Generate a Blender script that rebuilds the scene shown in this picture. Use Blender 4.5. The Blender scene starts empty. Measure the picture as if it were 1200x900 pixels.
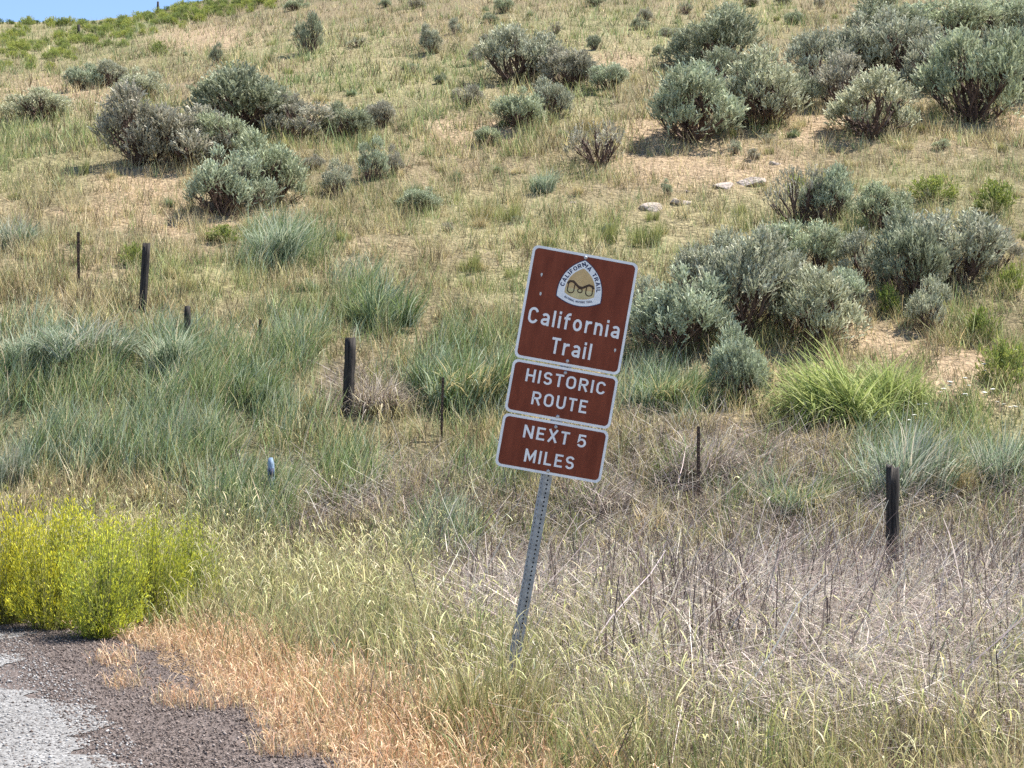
import bpy, math, random
import numpy as np
from mathutils import Vector, Matrix

R = math.radians
rng = np.random.default_rng(7)
random.seed(7)
scene = bpy.context.scene
COL = scene.collection

# ------------------------------------------------------------------ camera, world, sun, exposure
CAMZ, PITCH, F = 1.6, math.atan(50 / 1742.0), 1742.0      # photo pixels, 1200 x 900
cam_d = bpy.data.cameras.new("camera")
cam_d.sensor_width = 36.0
cam_d.lens = 36.0 * F / 1200.0
cam_d.clip_end = 3000
cam_d.clip_start = 0.1
cam = bpy.data.objects.new("camera", cam_d)
cam.location = (0, 0, CAMZ)
cam.rotation_euler = (math.pi / 2 + PITCH, 0, 0)
COL.objects.link(cam)
scene.camera = cam

SUN_AZ, SUN_EL = R(70), R(60)          # azimuth clockwise from +Y (straight ahead)
w = bpy.data.worlds.new("World")
scene.world = w
w.use_nodes = True
nt = w.node_tree
bg = nt.nodes["Background"]
sky = nt.nodes.new("ShaderNodeTexSky")
sky.sky_type = 'NISHITA'
sky.sun_disc = False
sky.sun_elevation = SUN_EL
sky.sun_rotation = SUN_AZ
sky.altitude = 1500
sky.dust_density = 0.4
sky.ozone_density = 2.2
sky.air_density = 1.0
nt.links.new(sky.outputs[0], bg.inputs[0])
bg.inputs[1].default_value = 0.1
sl = bpy.data.lights.new("sun", 'SUN')
sl.energy = 5.0
sl.angle = R(0.53)
sl.color = (1.0, 0.95, 0.86)
so = bpy.data.objects.new("sun", sl)
sd = Vector((math.sin(SUN_AZ) * math.cos(SUN_EL), math.cos(SUN_AZ) * math.cos(SUN_EL), math.sin(SUN_EL)))
so.rotation_euler = sd.to_track_quat('Z', 'Y').to_euler()
so.location = (20, 20, 60)
COL.objects.link(so)
vs = scene.view_settings
vs.view_transform = 'Standard'
vs.look = 'None'
vs.gamma = 1
vs.use_curve_mapping = False
vs.exposure = 1.3
scene.cycles.use_denoising = False
scene.cycles.max_bounces = 6
scene.cycles.diffuse_bounces = 4
scene.cycles.transmission_bounces = 4

# ------------------------------------------------------------------ helpers: noise, terrain, projection
def _hash(ix, iy, s):
    n = (ix.astype(np.int64) * 374761393 + iy.astype(np.int64) * 668265263 + s * 974634777) & 0x7fffffff
    n = ((n ^ (n >> 13)) * 1274126177) & 0x7fffffff
    n = (n ^ (n >> 16)) & 0xffff
    return n / 65535.0

def vnoise(x, y, s=0):
    x = np.asarray(x, float); y = np.asarray(y, float)
    ix, iy = np.floor(x), np.floor(y)
    fx, fy = x - ix, y - iy
    fx = fx * fx * (3 - 2 * fx); fy = fy * fy * (3 - 2 * fy)
    a, b = _hash(ix, iy, s), _hash(ix + 1, iy, s)
    c, d = _hash(ix, iy + 1, s), _hash(ix + 1, iy + 1, s)
    return (a * (1 - fx) + b * fx) * (1 - fy) + (c * (1 - fx) + d * fx) * fy

def fbm(x, y, s=0, o=3):
    v, amp, tot = 0, 1.0, 0
    for k in range(o):
        v = v + amp * vnoise(np.asarray(x) * 2 ** k + 17.3 * k, np.asarray(y) * 2 ** k - 9.1 * k, s + k)
        tot += amp; amp *= .5
    return v / tot

def sm(x, a, b):
    t = np.clip((np.asarray(x, float) - a) / (b - a), 0, 1)
    return t * t * (3 - 2 * t)

def row_to_dz(D, row):
    return D * np.tan(np.arctan((450.0 - row) / F) + PITCH)

KD = np.array([17.5, 20, 22.5, 25, 28, 32, 40, 50, 62, 80, 110, 150.])
KC = np.array([0, 150, 300, 600, 900, 1200.])
KR = np.array([
    [660, 570, 455, 370, 310, 262, 190, 140, 102, 68, 40, 25],
    [660, 570, 450, 362, 305, 258, 180, 125, 85, 52, 33, 26],
    [662, 560, 475, 400, 335, 275, 180, 108, 60, 25, -5, -20],
    [665, 565, 490, 420, 350, 285, 188, 105, 45, 0, -45, -70],
    [665, 560, 490, 420, 350, 280, 175, 95, 40, 0, -45, -70],
    [665, 560, 490, 425, 355, 285, 175, 95, 40, 0, -45, -70.]])
DF = np.arange(-10, 700, 0.25)
CF = np.linspace(0, 1200, 61)
ZT = []
for r in KR:
    zz = CAMZ + row_to_dz(KD, r)
    kd = np.concatenate([[-20, 11.5, 13, 14.5, 16], KD, [190, 260, 400, 700]])
    kz = np.concatenate([[0, 0, -.06, -.13, -.14], zz, [zz[-1] + 1, zz[-1] - 1, zz[-1] - 12, zz[-1] - 25]])
    z = np.interp(DF, kd, kz)
    out = z.copy()
    for k in range(3):                                  # smooth, wider with distance
        k1 = np.ones(5) / 5; s1 = np.convolve(np.pad(out, 2, 'edge'), k1, 'valid')
        k2 = np.ones(25) / 25; s2 = np.convolve(np.pad(out, 12, 'edge'), k2, 'valid')
        wgt = sm(DF, 24, 45)
        out = s1 * (1 - wgt) + s2 * wgt
    ZT.append(out)
ZT = np.array(ZT)
ZC = np.array([np.interp(CF, KC, ZT[:, i]) for i in range(len(DF))]).T      # (61, nD)
for k in range(2):
    p = np.pad(ZC, ((3, 3), (0, 0)), 'edge')
    ZC = sum(p[i:i + len(CF)] for i in range(7)) / 7

EDGE = np.array([[9.6, -12], [2.4, 0], [-1.8, 7.0], [-2.72, 9.1], [-3.95, 11.5], [-9.3, 15], [-16, 17.5], [-40, 21.]])   # right edge of the asphalt

def edge_dist(x, y):
    """Signed distance from the asphalt edge: positive on the hill side."""
    x = np.asarray(x, float); y = np.asarray(y, float)
    best = np.full(x.shape, 1e9); sign = np.ones(x.shape)
    for a, b in zip(EDGE[:-1], EDGE[1:]):
        d = b - a; L2 = d @ d
        t = np.clip(((x - a[0]) * d[0] + (y - a[1]) * d[1]) / L2, 0, 1)
        qx, qy = a[0] + t * d[0], a[1] + t * d[1]
        dist = np.hypot(x - qx, y - qy)
        s = np.where(d[0] * (y - a[1]) - d[1] * (x - a[0]) < 0, 1.0, -1.0)
        m = dist < best - 1e-9
        best = np.where(m, dist, best); sign = np.where(m, s, sign)
    return best * sign

def terrain(x, y):
    x = np.asarray(x, float); y = np.asarray(y, float)
    c = np.clip(600 + F * x / np.maximum(y, 5.0), 0, 1199.9)
    ci = c / 20.0; i0 = np.floor(ci).astype(int); fc = ci - i0
    d = np.clip((y + 10) / 0.25, 0, len(DF) - 2); j0 = np.floor(d).astype(int); fd = d - j0
    i1 = np.minimum(i0 + 1, len(CF) - 1)
    z = (ZC[i0, j0] * (1 - fc) + ZC[i1, j0] * fc) * (1 - fd) + (ZC[i0, j0 + 1] * (1 - fc) + ZC[i1, j0 + 1] * fc) * fd
    e = edge_dist(x, y)
    z = z * sm(e, 0.8, 4.0)
    bump = (fbm(x * .55, y * .55, 3, 3) - .5) * .34 + (fbm(x * 2.1, y * 2.1, 9, 2) - .5) * .10
    z = z + bump * sm(y, 16, 24) * sm(e, 1.5, 5)
    z = z + (fbm(x * 1.3, y * 1.3, 5, 2) - .5) * .10 * sm(e, 1.3, 3.0)
    return z

def project(x, y, z):
    dz = z - CAMZ
    f = y * math.cos(PITCH) + dz * math.sin(PITCH)
    u = -y * math.sin(PITCH) + dz * math.cos(PITCH)
    return 600 + F * x / f, 450 - F * u / f

DS = np.concatenate([np.arange(5, 40, .1), np.arange(40, 160, .4)])
def at(px, row):
    """The ground point seen at a photo pixel, with its pixels-per-metre."""
    v = math.atan((450.0 - row) / F) + PITCH
    dz = DS * math.tan(v)
    f = DS * math.cos(PITCH) + dz * math.sin(PITCH)
    x = (px - 600) / F * f
    g = terrain(x, DS)
    below = np.where(CAMZ + dz <= g)[0]
    i = below[0] if len(below) else len(DS) - 1
    return Vector((x[i], DS[i], g[i])), F / f[i]

def unproject(px, row, D):
    v = math.atan((450.0 - row) / F) + PITCH
    dz = D * math.tan(v)
    f = D * math.cos(PITCH) + dz * math.sin(PITCH)
    return Vector(((px - 600) / F * f, D, CAMZ + dz))

# ------------------------------------------------------------------ helpers: objects
def tag(o, label=None, cat=None, group=None, kind=None):
    for k, v in (('label', label), ('category', cat), ('group', group), ('kind', kind)):
        if v: o[k] = v
    return o

def empty(name, loc, rot=(0, 0, 0)):
    o = bpy.data.objects.new(name, None)
    o.location = loc; o.rotation_euler = rot
    o.empty_display_size = .2
    COL.objects.link(o)
    return o

def link(name, me, mat=None, parent=None):
    o = bpy.data.objects.new(name, me)
    if mat and not me.materials: me.materials.append(mat)
    COL.objects.link(o)
    if parent: o.parent = parent
    return o

def copy_tree(src):
    kids = [k for k in src.children]
    c = src.copy(); COL.objects.link(c)
    for k in kids:
        d = k.copy(); COL.objects.link(d); d.parent = c
    return c

def mesh_np(name, V, Q=None, T=None, col=None, smooth=False):
    me = bpy.data.meshes.new(name)
    V = np.asarray(V, np.float32)
    nq = 0 if Q is None else len(Q); ntr = 0 if T is None else len(T)
    me.vertices.add(len(V)); me.vertices.foreach_set('co', V.ravel())
    me.loops.add(nq * 4 + ntr * 3)
    li = []
    if nq: li.append(np.asarray(Q, np.int32).ravel())
    if ntr: li.append(np.asarray(T, np.int32).ravel())
    me.loops.foreach_set('vertex_index', np.concatenate(li))
    me.polygons.add(nq + ntr)
    st = np.concatenate([np.arange(nq) * 4, nq * 4 + np.arange(ntr) * 3]).astype(np.int32)
    me.polygons.foreach_set('loop_start', st)
    try:
        me.polygons.foreach_set('loop_total', np.concatenate([np.full(nq, 4), np.full(ntr, 3)]).astype(np.int32))
    except Exception:
        pass
    if smooth: me.polygons.foreach_set('use_smooth', np.ones(nq + ntr, bool))
    if col is not None:
        a = me.attributes.new('tint', 'FLOAT_COLOR', 'POINT')
        c4 = np.ones((len(V), 4), np.float32); c4[:, :3] = col
        a.data.foreach_set('color', c4.ravel())
    me.update(calc_edges=True)
    me.validate()
    return me

def ribbons(base, az, th, L, W, side, col):
    """Curved strips: base (n,3); az lean azimuth (n,); th (n,s) angle from vertical per segment; L (n,s); W (n,s+1); side azimuth (n,); col (n,s+1,3)."""
    n, s = th.shape
    P = np.zeros((n, s + 1, 3)); P[:, 0] = base
    for k in range(s):
        P[:, k + 1, 0] = P[:, k, 0] + L[:, k] * np.sin(th[:, k]) * np.cos(az)
        P[:, k + 1, 1] = P[:, k, 1] + L[:, k] * np.sin(th[:, k]) * np.sin(az)
        P[:, k + 1, 2] = P[:, k, 2] + L[:, k] * np.cos(th[:, k])
    S = np.stack([np.cos(side), np.sin(side), np.zeros(n)], -1)[:, None, :] * (W * .5)[:, :, None]
    V = np.stack([P - S, P + S], 2).reshape(-1, 3)
    C = np.repeat(col[:, :, None, :], 2, 2).reshape(-1, 3)
    b = (np.arange(n) * (s + 1) * 2)[:, None] + (np.arange(s) * 2)[None, :]
    Q = np.stack([b, b + 1, b + 3, b + 2], -1).reshape(-1, 4)
    return V, Q, C, P[:, -1], th[:, -1]

class Acc:
    def __init__(self): self.V, self.Q, self.C, self.n = [], [], [], 0
    def add(self, V, Q, C):
        self.V.append(V); self.Q.append(Q + self.n); self.C.append(C); self.n += len(V)
    def mesh(self, name, **k):
        return mesh_np(name, np.concatenate(self.V), np.concatenate(self.Q), None, np.concatenate(self.C), **k)

def tube(pts, rad, n=5):
    V, Q = [], []
    pts = [Vector(p) for p in pts]
    for i, p in enumerate(pts):
        d = (pts[min(i + 1, len(pts) - 1)] - pts[max(i - 1, 0)]).normalized()
        u = d.cross(Vector((0.31, .2, .93)) if abs(d.z) < .9 else Vector((1, 0, 0))).normalized()
        v = d.cross(u)
        for k in range(n):
            a = 2 * math.pi * k / n
            V.append(p + (u * math.cos(a) + v * math.sin(a)) * rad[i])
        if i:
            o = (i - 1) * n
            for k in range(n):
                Q.append((o + k, o + (k + 1) % n, o + n + (k + 1) % n, o + n + k))
    return np.array([tuple(v) for v in V]), np.array(Q)

# ------------------------------------------------------------------ materials
def mat_new(name):
    m = bpy.data.materials.new(name); m.use_nodes = True
    n = m.node_tree.nodes; n.clear()
    out = n.new('ShaderNodeOutputMaterial')
    return m, n, m.node_tree.links, out

def leaf_mat(name, transl=.35, gain=1.0, objcol=False, rough=.6, spec=.25):
    m, n, l, out = mat_new(name)
    at_ = n.new('ShaderNodeAttribute'); at_.attribute_name = 'tint'
    c = at_.outputs['Color']
    if objcol:
        oi = n.new('ShaderNodeObjectInfo')
        mx = n.new('ShaderNodeMix'); mx.data_type = 'RGBA'; mx.blend_type = 'MULTIPLY'; mx.inputs[0].default_value = 1
        l.new(c, mx.inputs[6]); l.new(oi.outputs['Color'], mx.inputs[7]); c = mx.outputs[2]
    p = n.new('ShaderNodeBsdfPrincipled'); p.inputs['Roughness'].default_value = rough
    p.inputs['Specular IOR Level'].default_value = spec
    t = n.new('ShaderNodeBsdfTranslucent')
    ms = n.new('ShaderNodeMixShader'); ms.inputs[0].default_value = transl
    l.new(c, p.inputs['Base Color']); l.new(c, t.inputs['Color'])
    l.new(p.outputs[0], ms.inputs[1]); l.new(t.outputs[0], ms.inputs[2]); l.new(ms.outputs[0], out.inputs[0])
    return m

def noise_mat(name, c1, c2, scale=8, detail=6, rough=.85, bump=.3, bscale=None, c3=None, stretch=(1, 1, 1), metal=0, spec=.3, lo=.35, hi=.65, attr=False, bdist=.02):
    m, n, l, out = mat_new(name)
    tc = n.new('ShaderNodeTexCoord'); mp = n.new('ShaderNodeMapping'); mp.inputs['Scale'].default_value = stretch
    l.new(tc.outputs['Object'], mp.inputs[0])
    no = n.new('ShaderNodeTexNoise'); no.inputs['Scale'].default_value = scale; no.inputs['Detail'].default_value = detail; no.inputs['Roughness'].default_value = .65
    l.new(mp.outputs[0], no.inputs['Vector'])
    cr = n.new('ShaderNodeValToRGB')
    cr.color_ramp.elements[0].position = lo; cr.color_ramp.elements[0].color = (*c1, 1)
    cr.color_ramp.elements[1].position = hi; cr.color_ramp.elements[1].color = (*c2, 1)
    if c3:
        e = cr.color_ramp.elements.new((lo + hi) / 2); e.color = (*c3, 1)
    l.new(no.outputs['Fac'], cr.inputs[0])
    p = n.new('ShaderNodeBsdfPrincipled'); p.inputs['Roughness'].default_value = rough; p.inputs['Metallic'].default_value = metal
    p.inputs['Specular IOR Level'].default_value = spec
    c = cr.outputs[0]
    if attr:
        a = n.new('ShaderNodeAttribute'); a.attribute_name = 'tint'
        mx = n.new('ShaderNodeMix'); mx.data_type = 'RGBA'; mx.blend_type = 'MULTIPLY'; mx.inputs[0].default_value = 1
        l.new(c, mx.inputs[6]); l.new(a.outputs['Color'], mx.inputs[7]); c = mx.outputs[2]
    l.new(c, p.inputs['Base Color'])
    if bump:
        n2 = n.new('ShaderNodeTexNoise'); n2.inputs['Scale'].default_value = bscale or scale * 2; n2.inputs['Detail'].default_value = 5
        l.new(mp.outputs[0], n2.inputs['Vector'])
        b = n.new('ShaderNodeBump'); b.inputs['Strength'].default_value = bump; b.inputs['Distance'].default_value = bdist
        l.new(n2.outputs['Fac'], b.inputs['Height']); l.new(b.outputs[0], p.inputs['Normal'])
    l.new(p.outputs[0], out.inputs[0])
    return m

M_GRASS = leaf_mat('grass blade', .35)
M_DEAD = leaf_mat('dead straw', .22)
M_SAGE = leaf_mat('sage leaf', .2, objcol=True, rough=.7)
M_SHRUB = leaf_mat('shrub leaf', .35, objcol=True)
M_TUSS = leaf_mat('tussock blade', .35, objcol=True)
M_BARK = noise_mat('sage bark', (.045, .028, .024), (.17, .115, .095), 14, bump=.6, stretch=(1, 1, .3))
M_DEADWOOD = noise_mat('dead wood', (.10, .085, .075), (.30, .26, .23), 16, bump=.5, stretch=(1, 1, .3))
M_SOIL = noise_mat('soil', (.50, .49, .47), (1.25, 1.24, 1.22), 7, 9, rough=.95, bump=.9, bscale=8, attr=True, spec=.1, bdist=.14)
M_GRAVELBED = noise_mat('gravel bed', (.04, .032, .029), (.20, .16, .145), 70, 8, rough=.95, bump=.9, lo=.38, hi=.62, bscale=110, bdist=.012)
M_WOOD = noise_mat('weathered post wood', (.012, .010, .010), (.085, .072, .062), 9, 6, bump=.9, stretch=(4, 4, .35), bscale=20, lo=.4, hi=.75)
M_STEEL = noise_mat('rusty steel', (.03, .022, .018), (.10, .06, .045), 20, bump=.3, metal=.2, rough=.7)
M_ROCK = noise_mat('pale rock', (.30, .24, .20), (.52, .44, .385), 6, 8, bump=.8, bscale=12, bdist=.05)

# ------------------------------------------------------------------ what grows where (patches lie on the ground)
def ell(px, row, cx, cy, rx, ry, f=.45):
    d = np.sqrt(((px - cx) / rx) ** 2 + ((row - cy) / ry) ** 2)
    return 1 - sm(d, 1 - f, 1 + f)

GREEN = [(120, 455, 190, 65), (250, 490, 130, 70), (160, 530, 180, 45), (545, 455, 75, 55), (440, 365, 50, 35), (350, 400, 55, 40),
         (335, 295, 60, 28), (1065, 560, 60, 45), (780, 465, 50, 30), (1180, 560, 45, 30), (370, 560, 80, 40), (300, 600, 60, 30), (520, 645, 36, 22), (560, 560, 60, 25), (880, 585, 40, 16)]
GREENISH = [(200, 150, 300, 30), (900, 250, 120, 40), (640, 330, 100, 40), (650, 120, 60, 30), (250, 330, 100, 25), (470, 95, 130, 35), (720, 45, 160, 35), (30, 200, 80, 30), (620, 265, 130, 40), (880, 20, 60, 25), (560, 250, 90, 30), (1100, 230, 110, 40), (400, 60, 70, 30), (80, 50, 160, 40), (300, 60, 60, 20), (760, 300, 60, 50), (1120, 500, 120, 50)]
DEAD = [(980, 770, 320, 125), (980, 650, 260, 70), (1180, 730, 120, 110), (760, 640, 170, 60), (1130, 620, 120, 70), (430, 455, 45, 28), (430, 600, 170, 55), (600, 690, 90, 60), (880, 560, 150, 40), (620, 690, 80, 40), (800, 540, 150, 50), (690, 600, 90, 50)]
BARE = [(170, 222, 62, 28), (120, 252, 45, 16), (215, 260, 45, 15), (830, 195, 120, 28), (1040, 400, 60, 26), (1120, 430, 55, 40), (960, 150, 60, 28), (380, 135, 40, 15), (560, 155, 60, 18), (1190, 145, 40, 20), (780, 160, 60, 25), (70, 110, 50, 20), (240, 45, 60, 15), (720, 75, 40, 14)]

def patches(x, y, z):
    px, row = project(x, y, z)
    nx = fbm(x * .9, y * .9, 21, 3); ny = fbm(x * .9 + 40, y * .9, 22, 3)
    sc = F / np.maximum(y, 5)
    px2 = px + (nx - .5) * 1.1 * sc; row2 = row + (ny - .5) * 1.1 * sc * .45
    def u(lst):
        v = np.zeros_like(px)
        for e in lst: v = np.maximum(v, ell(px2, row2, *e))
        return v
    e = edge_dist(x, y)
    g, gs, d, b = u(GREEN), u(GREENISH), u(DEAD), u(BARE)
    fg = sm(row2, 620, 690) 
    orange = (1 - sm(e + (nx - .5) * 1.2, 1.25, 2.05)) * sm(y, 5, 6) * (1 - sm(y, 10.6, 12.2))
    return px, row, e, g, gs, d, b, fg, orange

# ------------------------------------------------------------------ ground, shoulder, road
def spaced(knots):
    out = [knots[0][0]]
    for (a, st), (b, _) in zip(knots[:-1], knots[1:]):
        n = max(1, int(round((b - a) / st)))
        out += list(np.linspace(a, b, n + 1)[1:])
    return np.array(out)
gx = spaced([(-420, 40), (-120, 8), (-50, 1.5), (-20, .35), (20, 1.5), (50, 8), (120, 40), (420, 0)])
gy = spaced([(-60, 10), (0, 1.0), (5, .25), (34, .5), (70, 2), (160, 12), (300, 40), (680, 0)])
X, Y = np.meshgrid(gx, gy)
x, y = X.ravel(), Y.ravel()
z = terrain(x, y)
px, row, e, g, gs, d, b, fg, orange = patches(x, y, z)
def mixc(c, t, k): return c * (1 - k[:, None]) + np.array(t)[None, :] * k[:, None]
n1 = fbm(x * .35, y * .35, 31, 4)
sc_ = np.tile(np.array([.235, .19, .12]), (len(x), 1))
sc_ = mixc(sc_, (.17, .145, .085), sm(n1, .4, .62))
sc_ = mixc(sc_, (.14, .14, .08), g * .8)
sc_ = mixc(sc_, (.30, .28, .15), gs * .5)
sc_ = mixc(sc_, (.13, .105, .09), d * .9)
sc_ = mixc(sc_, (.39, .29, .195), b * .8)
sc_ = mixc(sc_, (.34, .235, .15), orange * .8)
nxn, nyn = len(gx), len(gy)
i = (np.arange(nyn - 1)[:, None] * nxn + np.arange(nxn - 1)[None, :]).ravel()
ground = link('ground', mesh_np('ground', np.stack([x, y, z], -1), np.stack([i, i + 1, i + 1 + nxn, i + nxn], -1), None, sc_, smooth=True), M_SOIL)
tag(ground, 'tan soil of roadside verge and dry hillside', kind='structure')

def offset_edge(off, n=220):
    seg = np.linalg.norm(np.diff(EDGE, axis=0), axis=1); s = np.concatenate([[0], np.cumsum(seg)])
    t = np.linspace(0, s[-1], n)
    p = np.stack([np.interp(t, s, EDGE[:, 0]), np.interp(t, s, EDGE[:, 1])], -1)
    k = np.ones(9) / 9
    for c in (0, 1):
        q = np.pad(p[:, c], 4, 'edge'); q[:4] = p[0, c]; p[4:-4, c] = np.convolve(q, k, 'valid')[4:-4]
    tg = np.gradient(p, axis=0); tg /= np.linalg.norm(tg, axis=1)[:, None]
    nr = np.stack([tg[:, 1], -tg[:, 0]], -1)
    wob = (fbm(t * 1.4, t * 0 + off * 3, 41, 3) - .5)
    return p, nr, t, wob

def strip(name, offs, zoff, mat, wobble):
    p, nr, t, wob = offset_edge(0, 1500)
    rows_ = []
    for k, o in enumerate(offs):
        wv = (fbm(t * 1.9, t * 0 + k * 7, 47, 5) - .5) * wobble[k]
        q = p + nr * (o + wv)[:, None]
        zz = terrain(q[:, 0], q[:, 1]) * (1 if o > .3 else 1) + zoff
        rows_.append(np.stack([q[:, 0], q[:, 1], zz], -1))
    V = np.concatenate(rows_); n = len(p)
    Q = []
    for k in range(len(offs) - 1):
        a = np.arange(n - 1) + k * n
        Q.append(np.stack([a, a + 1, a + 1 + n, a + n], -1))
    return link(name, mesh_np(name, V, np.concatenate(Q), None, None, smooth=True), mat)

# shoulder: dark broken gravel, laid just over the ground
sh = strip('gravel_shoulder', [-.6, 0, .3, .6, .86], .006, M_GRAVELBED, [0, 0, 0, .1, .5])
tag(sh, 'dark brown gravel shoulder beside the road', kind='structure')
# asphalt: pale chip seal with a ragged edge
m, n, l, out = mat_new('chip seal')
tc = n.new('ShaderNodeTexCoord')
vo = n.new('ShaderNodeTexVoronoi'); vo.inputs['Scale'].default_value = 62
l.new(tc.outputs['Object'], vo.inputs['Vector'])
no = n.new('ShaderNodeTexNoise'); no.inputs['Scale'].default_value = 1.2; no.inputs['Detail'].default_value = 8
l.new(tc.outputs['Object'], no.inputs['Vector'])
cr = n.new('ShaderNodeValToRGB')
cr.color_ramp.elements[0].position = .1; cr.color_ramp.elements[0].color = (.29, .287, .285, 1)
cr.color_ramp.elements[1].position = .9; cr.color_ramp.elements[1].color = (.10, .095, .092, 1)
l.new(vo.outputs['Color'], cr.inputs[0])
mx = n.new('ShaderNodeMix'); mx.data_type = 'RGBA'; mx.blend_type = 'MULTIPLY'; mx.inputs[0].default_value = .7
cr2 = n.new('ShaderNodeValToRGB'); cr2.color_ramp.elements[0].position = .3; cr2.color_ramp.elements[0].color = (.7, .68, .66, 1)
cr2.color_ramp.elements[1].position = .7; cr2.color_ramp.elements[1].color = (1.15, 1.15, 1.15, 1)
l.new(no.outputs['Fac'], cr2.inputs[0]); l.new(cr.outputs[0], mx.inputs[6]); l.new(cr2.outputs[0], mx.inputs[7])
p = n.new('ShaderNodeBsdfPrincipled'); p.inputs['Roughness'].default_value = .85
bp = n.new('ShaderNodeBump'); bp.inputs['Strength'].default_value = .9; bp.inputs['Distance'].default_value = .008; bp.invert = True
l.new(vo.outputs['Distance'], bp.inputs['Height']); l.new(bp.outputs[0], p.inputs['Normal'])
l.new(mx.outputs[2], p.inputs['Base Color']); l.new(p.outputs[0], out.inputs[0])
M_ASPH = m
rd = strip('road', [-8.5, -4, -1.6, -.9, -.08], .012, M_ASPH, [0, 0, 0, .05, 1.5])
tag(rd, 'pale grey chip seal road surface', kind='structure')

# loose stones on the shoulder and chips on the asphalt
def stones(npts, f_area, size, cols):
    P = []
    while len(P) < npts:
        xx = rng.uniform(-6, 2.2, 4000); yy = rng.uniform(5, 13, 4000)
        ee = edge_dist(xx, yy)
        k = rng.random(4000) < f_area(ee, xx, yy)
        P += list(np.stack([xx, yy], -1)[k])
    P = np.array(P[:npts]); zz = terrain(P[:, 0], P[:, 1])
    base = np.array([[1, 0, 0], [.3, .95, 0], [-.8, .6, 0], [-.8, -.6, 0], [.3, -.95, 0], [.1, .1, .8], [0, 0, -.5]])
    fac = np.array([[0, 1, 5], [1, 2, 5], [2, 3, 5], [3, 4, 5], [4, 0, 5], [1, 0, 6], [2, 1, 6], [3, 2, 6], [4, 3, 6], [0, 4, 6]])
    s = rng.uniform(*size, npts) * rng.choice([.7, 1, 1, 1.6], npts)
    a = rng.uniform(0, 6.28, npts)
    B = base[None] * rng.uniform(.6, 1.3, (npts, 7, 3)) * s[:, None, None]
    V = np.stack([B[..., 0] * np.cos(a)[:, None] - B[..., 1] * np.sin(a)[:, None], B[..., 0] * np.sin(a)[:, None] + B[..., 1] * np.cos(a)[:, None], B[..., 2]], -1)
    V[..., 0] += P[:, 0, None]; V[..., 1] += P[:, 1, None]; V[..., 2] += zz[:, None] + .012 + s[:, None] * .1
    T = (fac[None] + (np.arange(npts) * 7)[:, None, None]).reshape(-1, 3)
    c = np.array(cols)[rng.integers(0, len(cols), npts)] * rng.uniform(.7, 1.3, (npts, 1))
    return V.reshape(-1, 3), T, np.repeat(c, 7, 0)
M_STONE = leaf_mat('stone', 0, rough=.9, spec=.15)
V1, T1, C1 = stones(42000, lambda e, x, y: np.where((e > -.15) & (e < 1.15), .9, np.where((e > -.8) & (e <= -.15), .10, 0)), (.002, .0075),
                    [(.12, .095, .085), (.16, .125, .11), (.07, .055, .05), (.20, .165, .145), (.13, .10, .088), (.25, .21, .19)])
V2, T2, C2 = stones(20000, lambda e, x, y: np.where((e < .12) & (e > -2.5), .9, 0), (.003, .008),
                    [(.29, .285, .28), (.36, .355, .35), (.22, .21, .205), (.15, .14, .135)])
gv = link('loose_gravel', mesh_np('loose_gravel', np.concatenate([V1, V2]), None, np.concatenate([T1, T2 + len(V1)]), np.concatenate([C1, C2])), M_STONE)
tag(gv, 'loose brown and grey gravel on road edge', 'gravel', kind='stuff')

# ------------------------------------------------------------------ grasses (uncountable, one object per kind)
def candidates(n, d0, d1, power):
    """Ground points between depths d0 and d1; power 0 = even on the ground, 1 or 2 = thinning with distance."""
    u_ = rng.random(n)
    k = 2 - power
    D = (d0 ** k + u_ * (d1 ** k - d0 ** k)) ** (1 / k) if abs(k) > 1e-6 else d0 * (d1 / d0) ** u_
    pc_ = np.where(rng.random(n) < .86, rng.uniform(-120, 1320, n), np.where(rng.random(n) < .3, rng.uniform(-420, -120, n), rng.uniform(1320, 1900, n)))
    t = (pc_ - 600) / F
    x = t * D
    z = terrain(x, D)
    return x, D, z

def pick(cols, n, jit=.18):
    c = np.array(cols)[rng.integers(0, len(cols), n)]
    return c * (1 + rng.normal(0, jit, (n, 1))).clip(.5, 1.6) * (1 + rng.normal(0, .04, (n, 3)))

STRAW = [(.54, .46, .25), (.46, .39, .20), (.68, .60, .38), (.34, .28, .14), (.58, .47, .27), (.42, .38, .19)]
TAN = [(.34, .27, .16), (.20, .155, .09), (.46, .38, .24), (.28, .22, .13)]
GRN = [(.19, .26, .09), (.25, .32, .13), (.11, .16, .05), (.32, .38, .18), (.40, .43, .23), (.15, .21, .08)]
BLUEGRN = [(.23, .30, .18), (.31, .38, .26), (.13, .18, .10), (.44, .49, .36)]
OLIVE = [(.29, .31, .11), (.37, .37, .15), (.19, .21, .07), (.45, .43, .20)]
ORANGE = [(.68, .44, .26), (.60, .36, .20), (.76, .55, .37), (.42, .24, .13), (.70, .53, .34)]
DEADC = [(.46, .40, .34), (.34, .29, .245), (.58, .51, .44), (.19, .155, .14), (.48, .415, .35)]
DARK = [(.13, .09, .08), (.09, .065, .06), (.17, .13, .11)]
PALE = [(.66, .58, .40), (.60, .54, .36), (.58, .54, .30)]

def two(c, k0=.8, k1=1.1, s=2):
    f = np.linspace(k0, k1, s)[None, :, None]
    return c[:, None, :] * f

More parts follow.
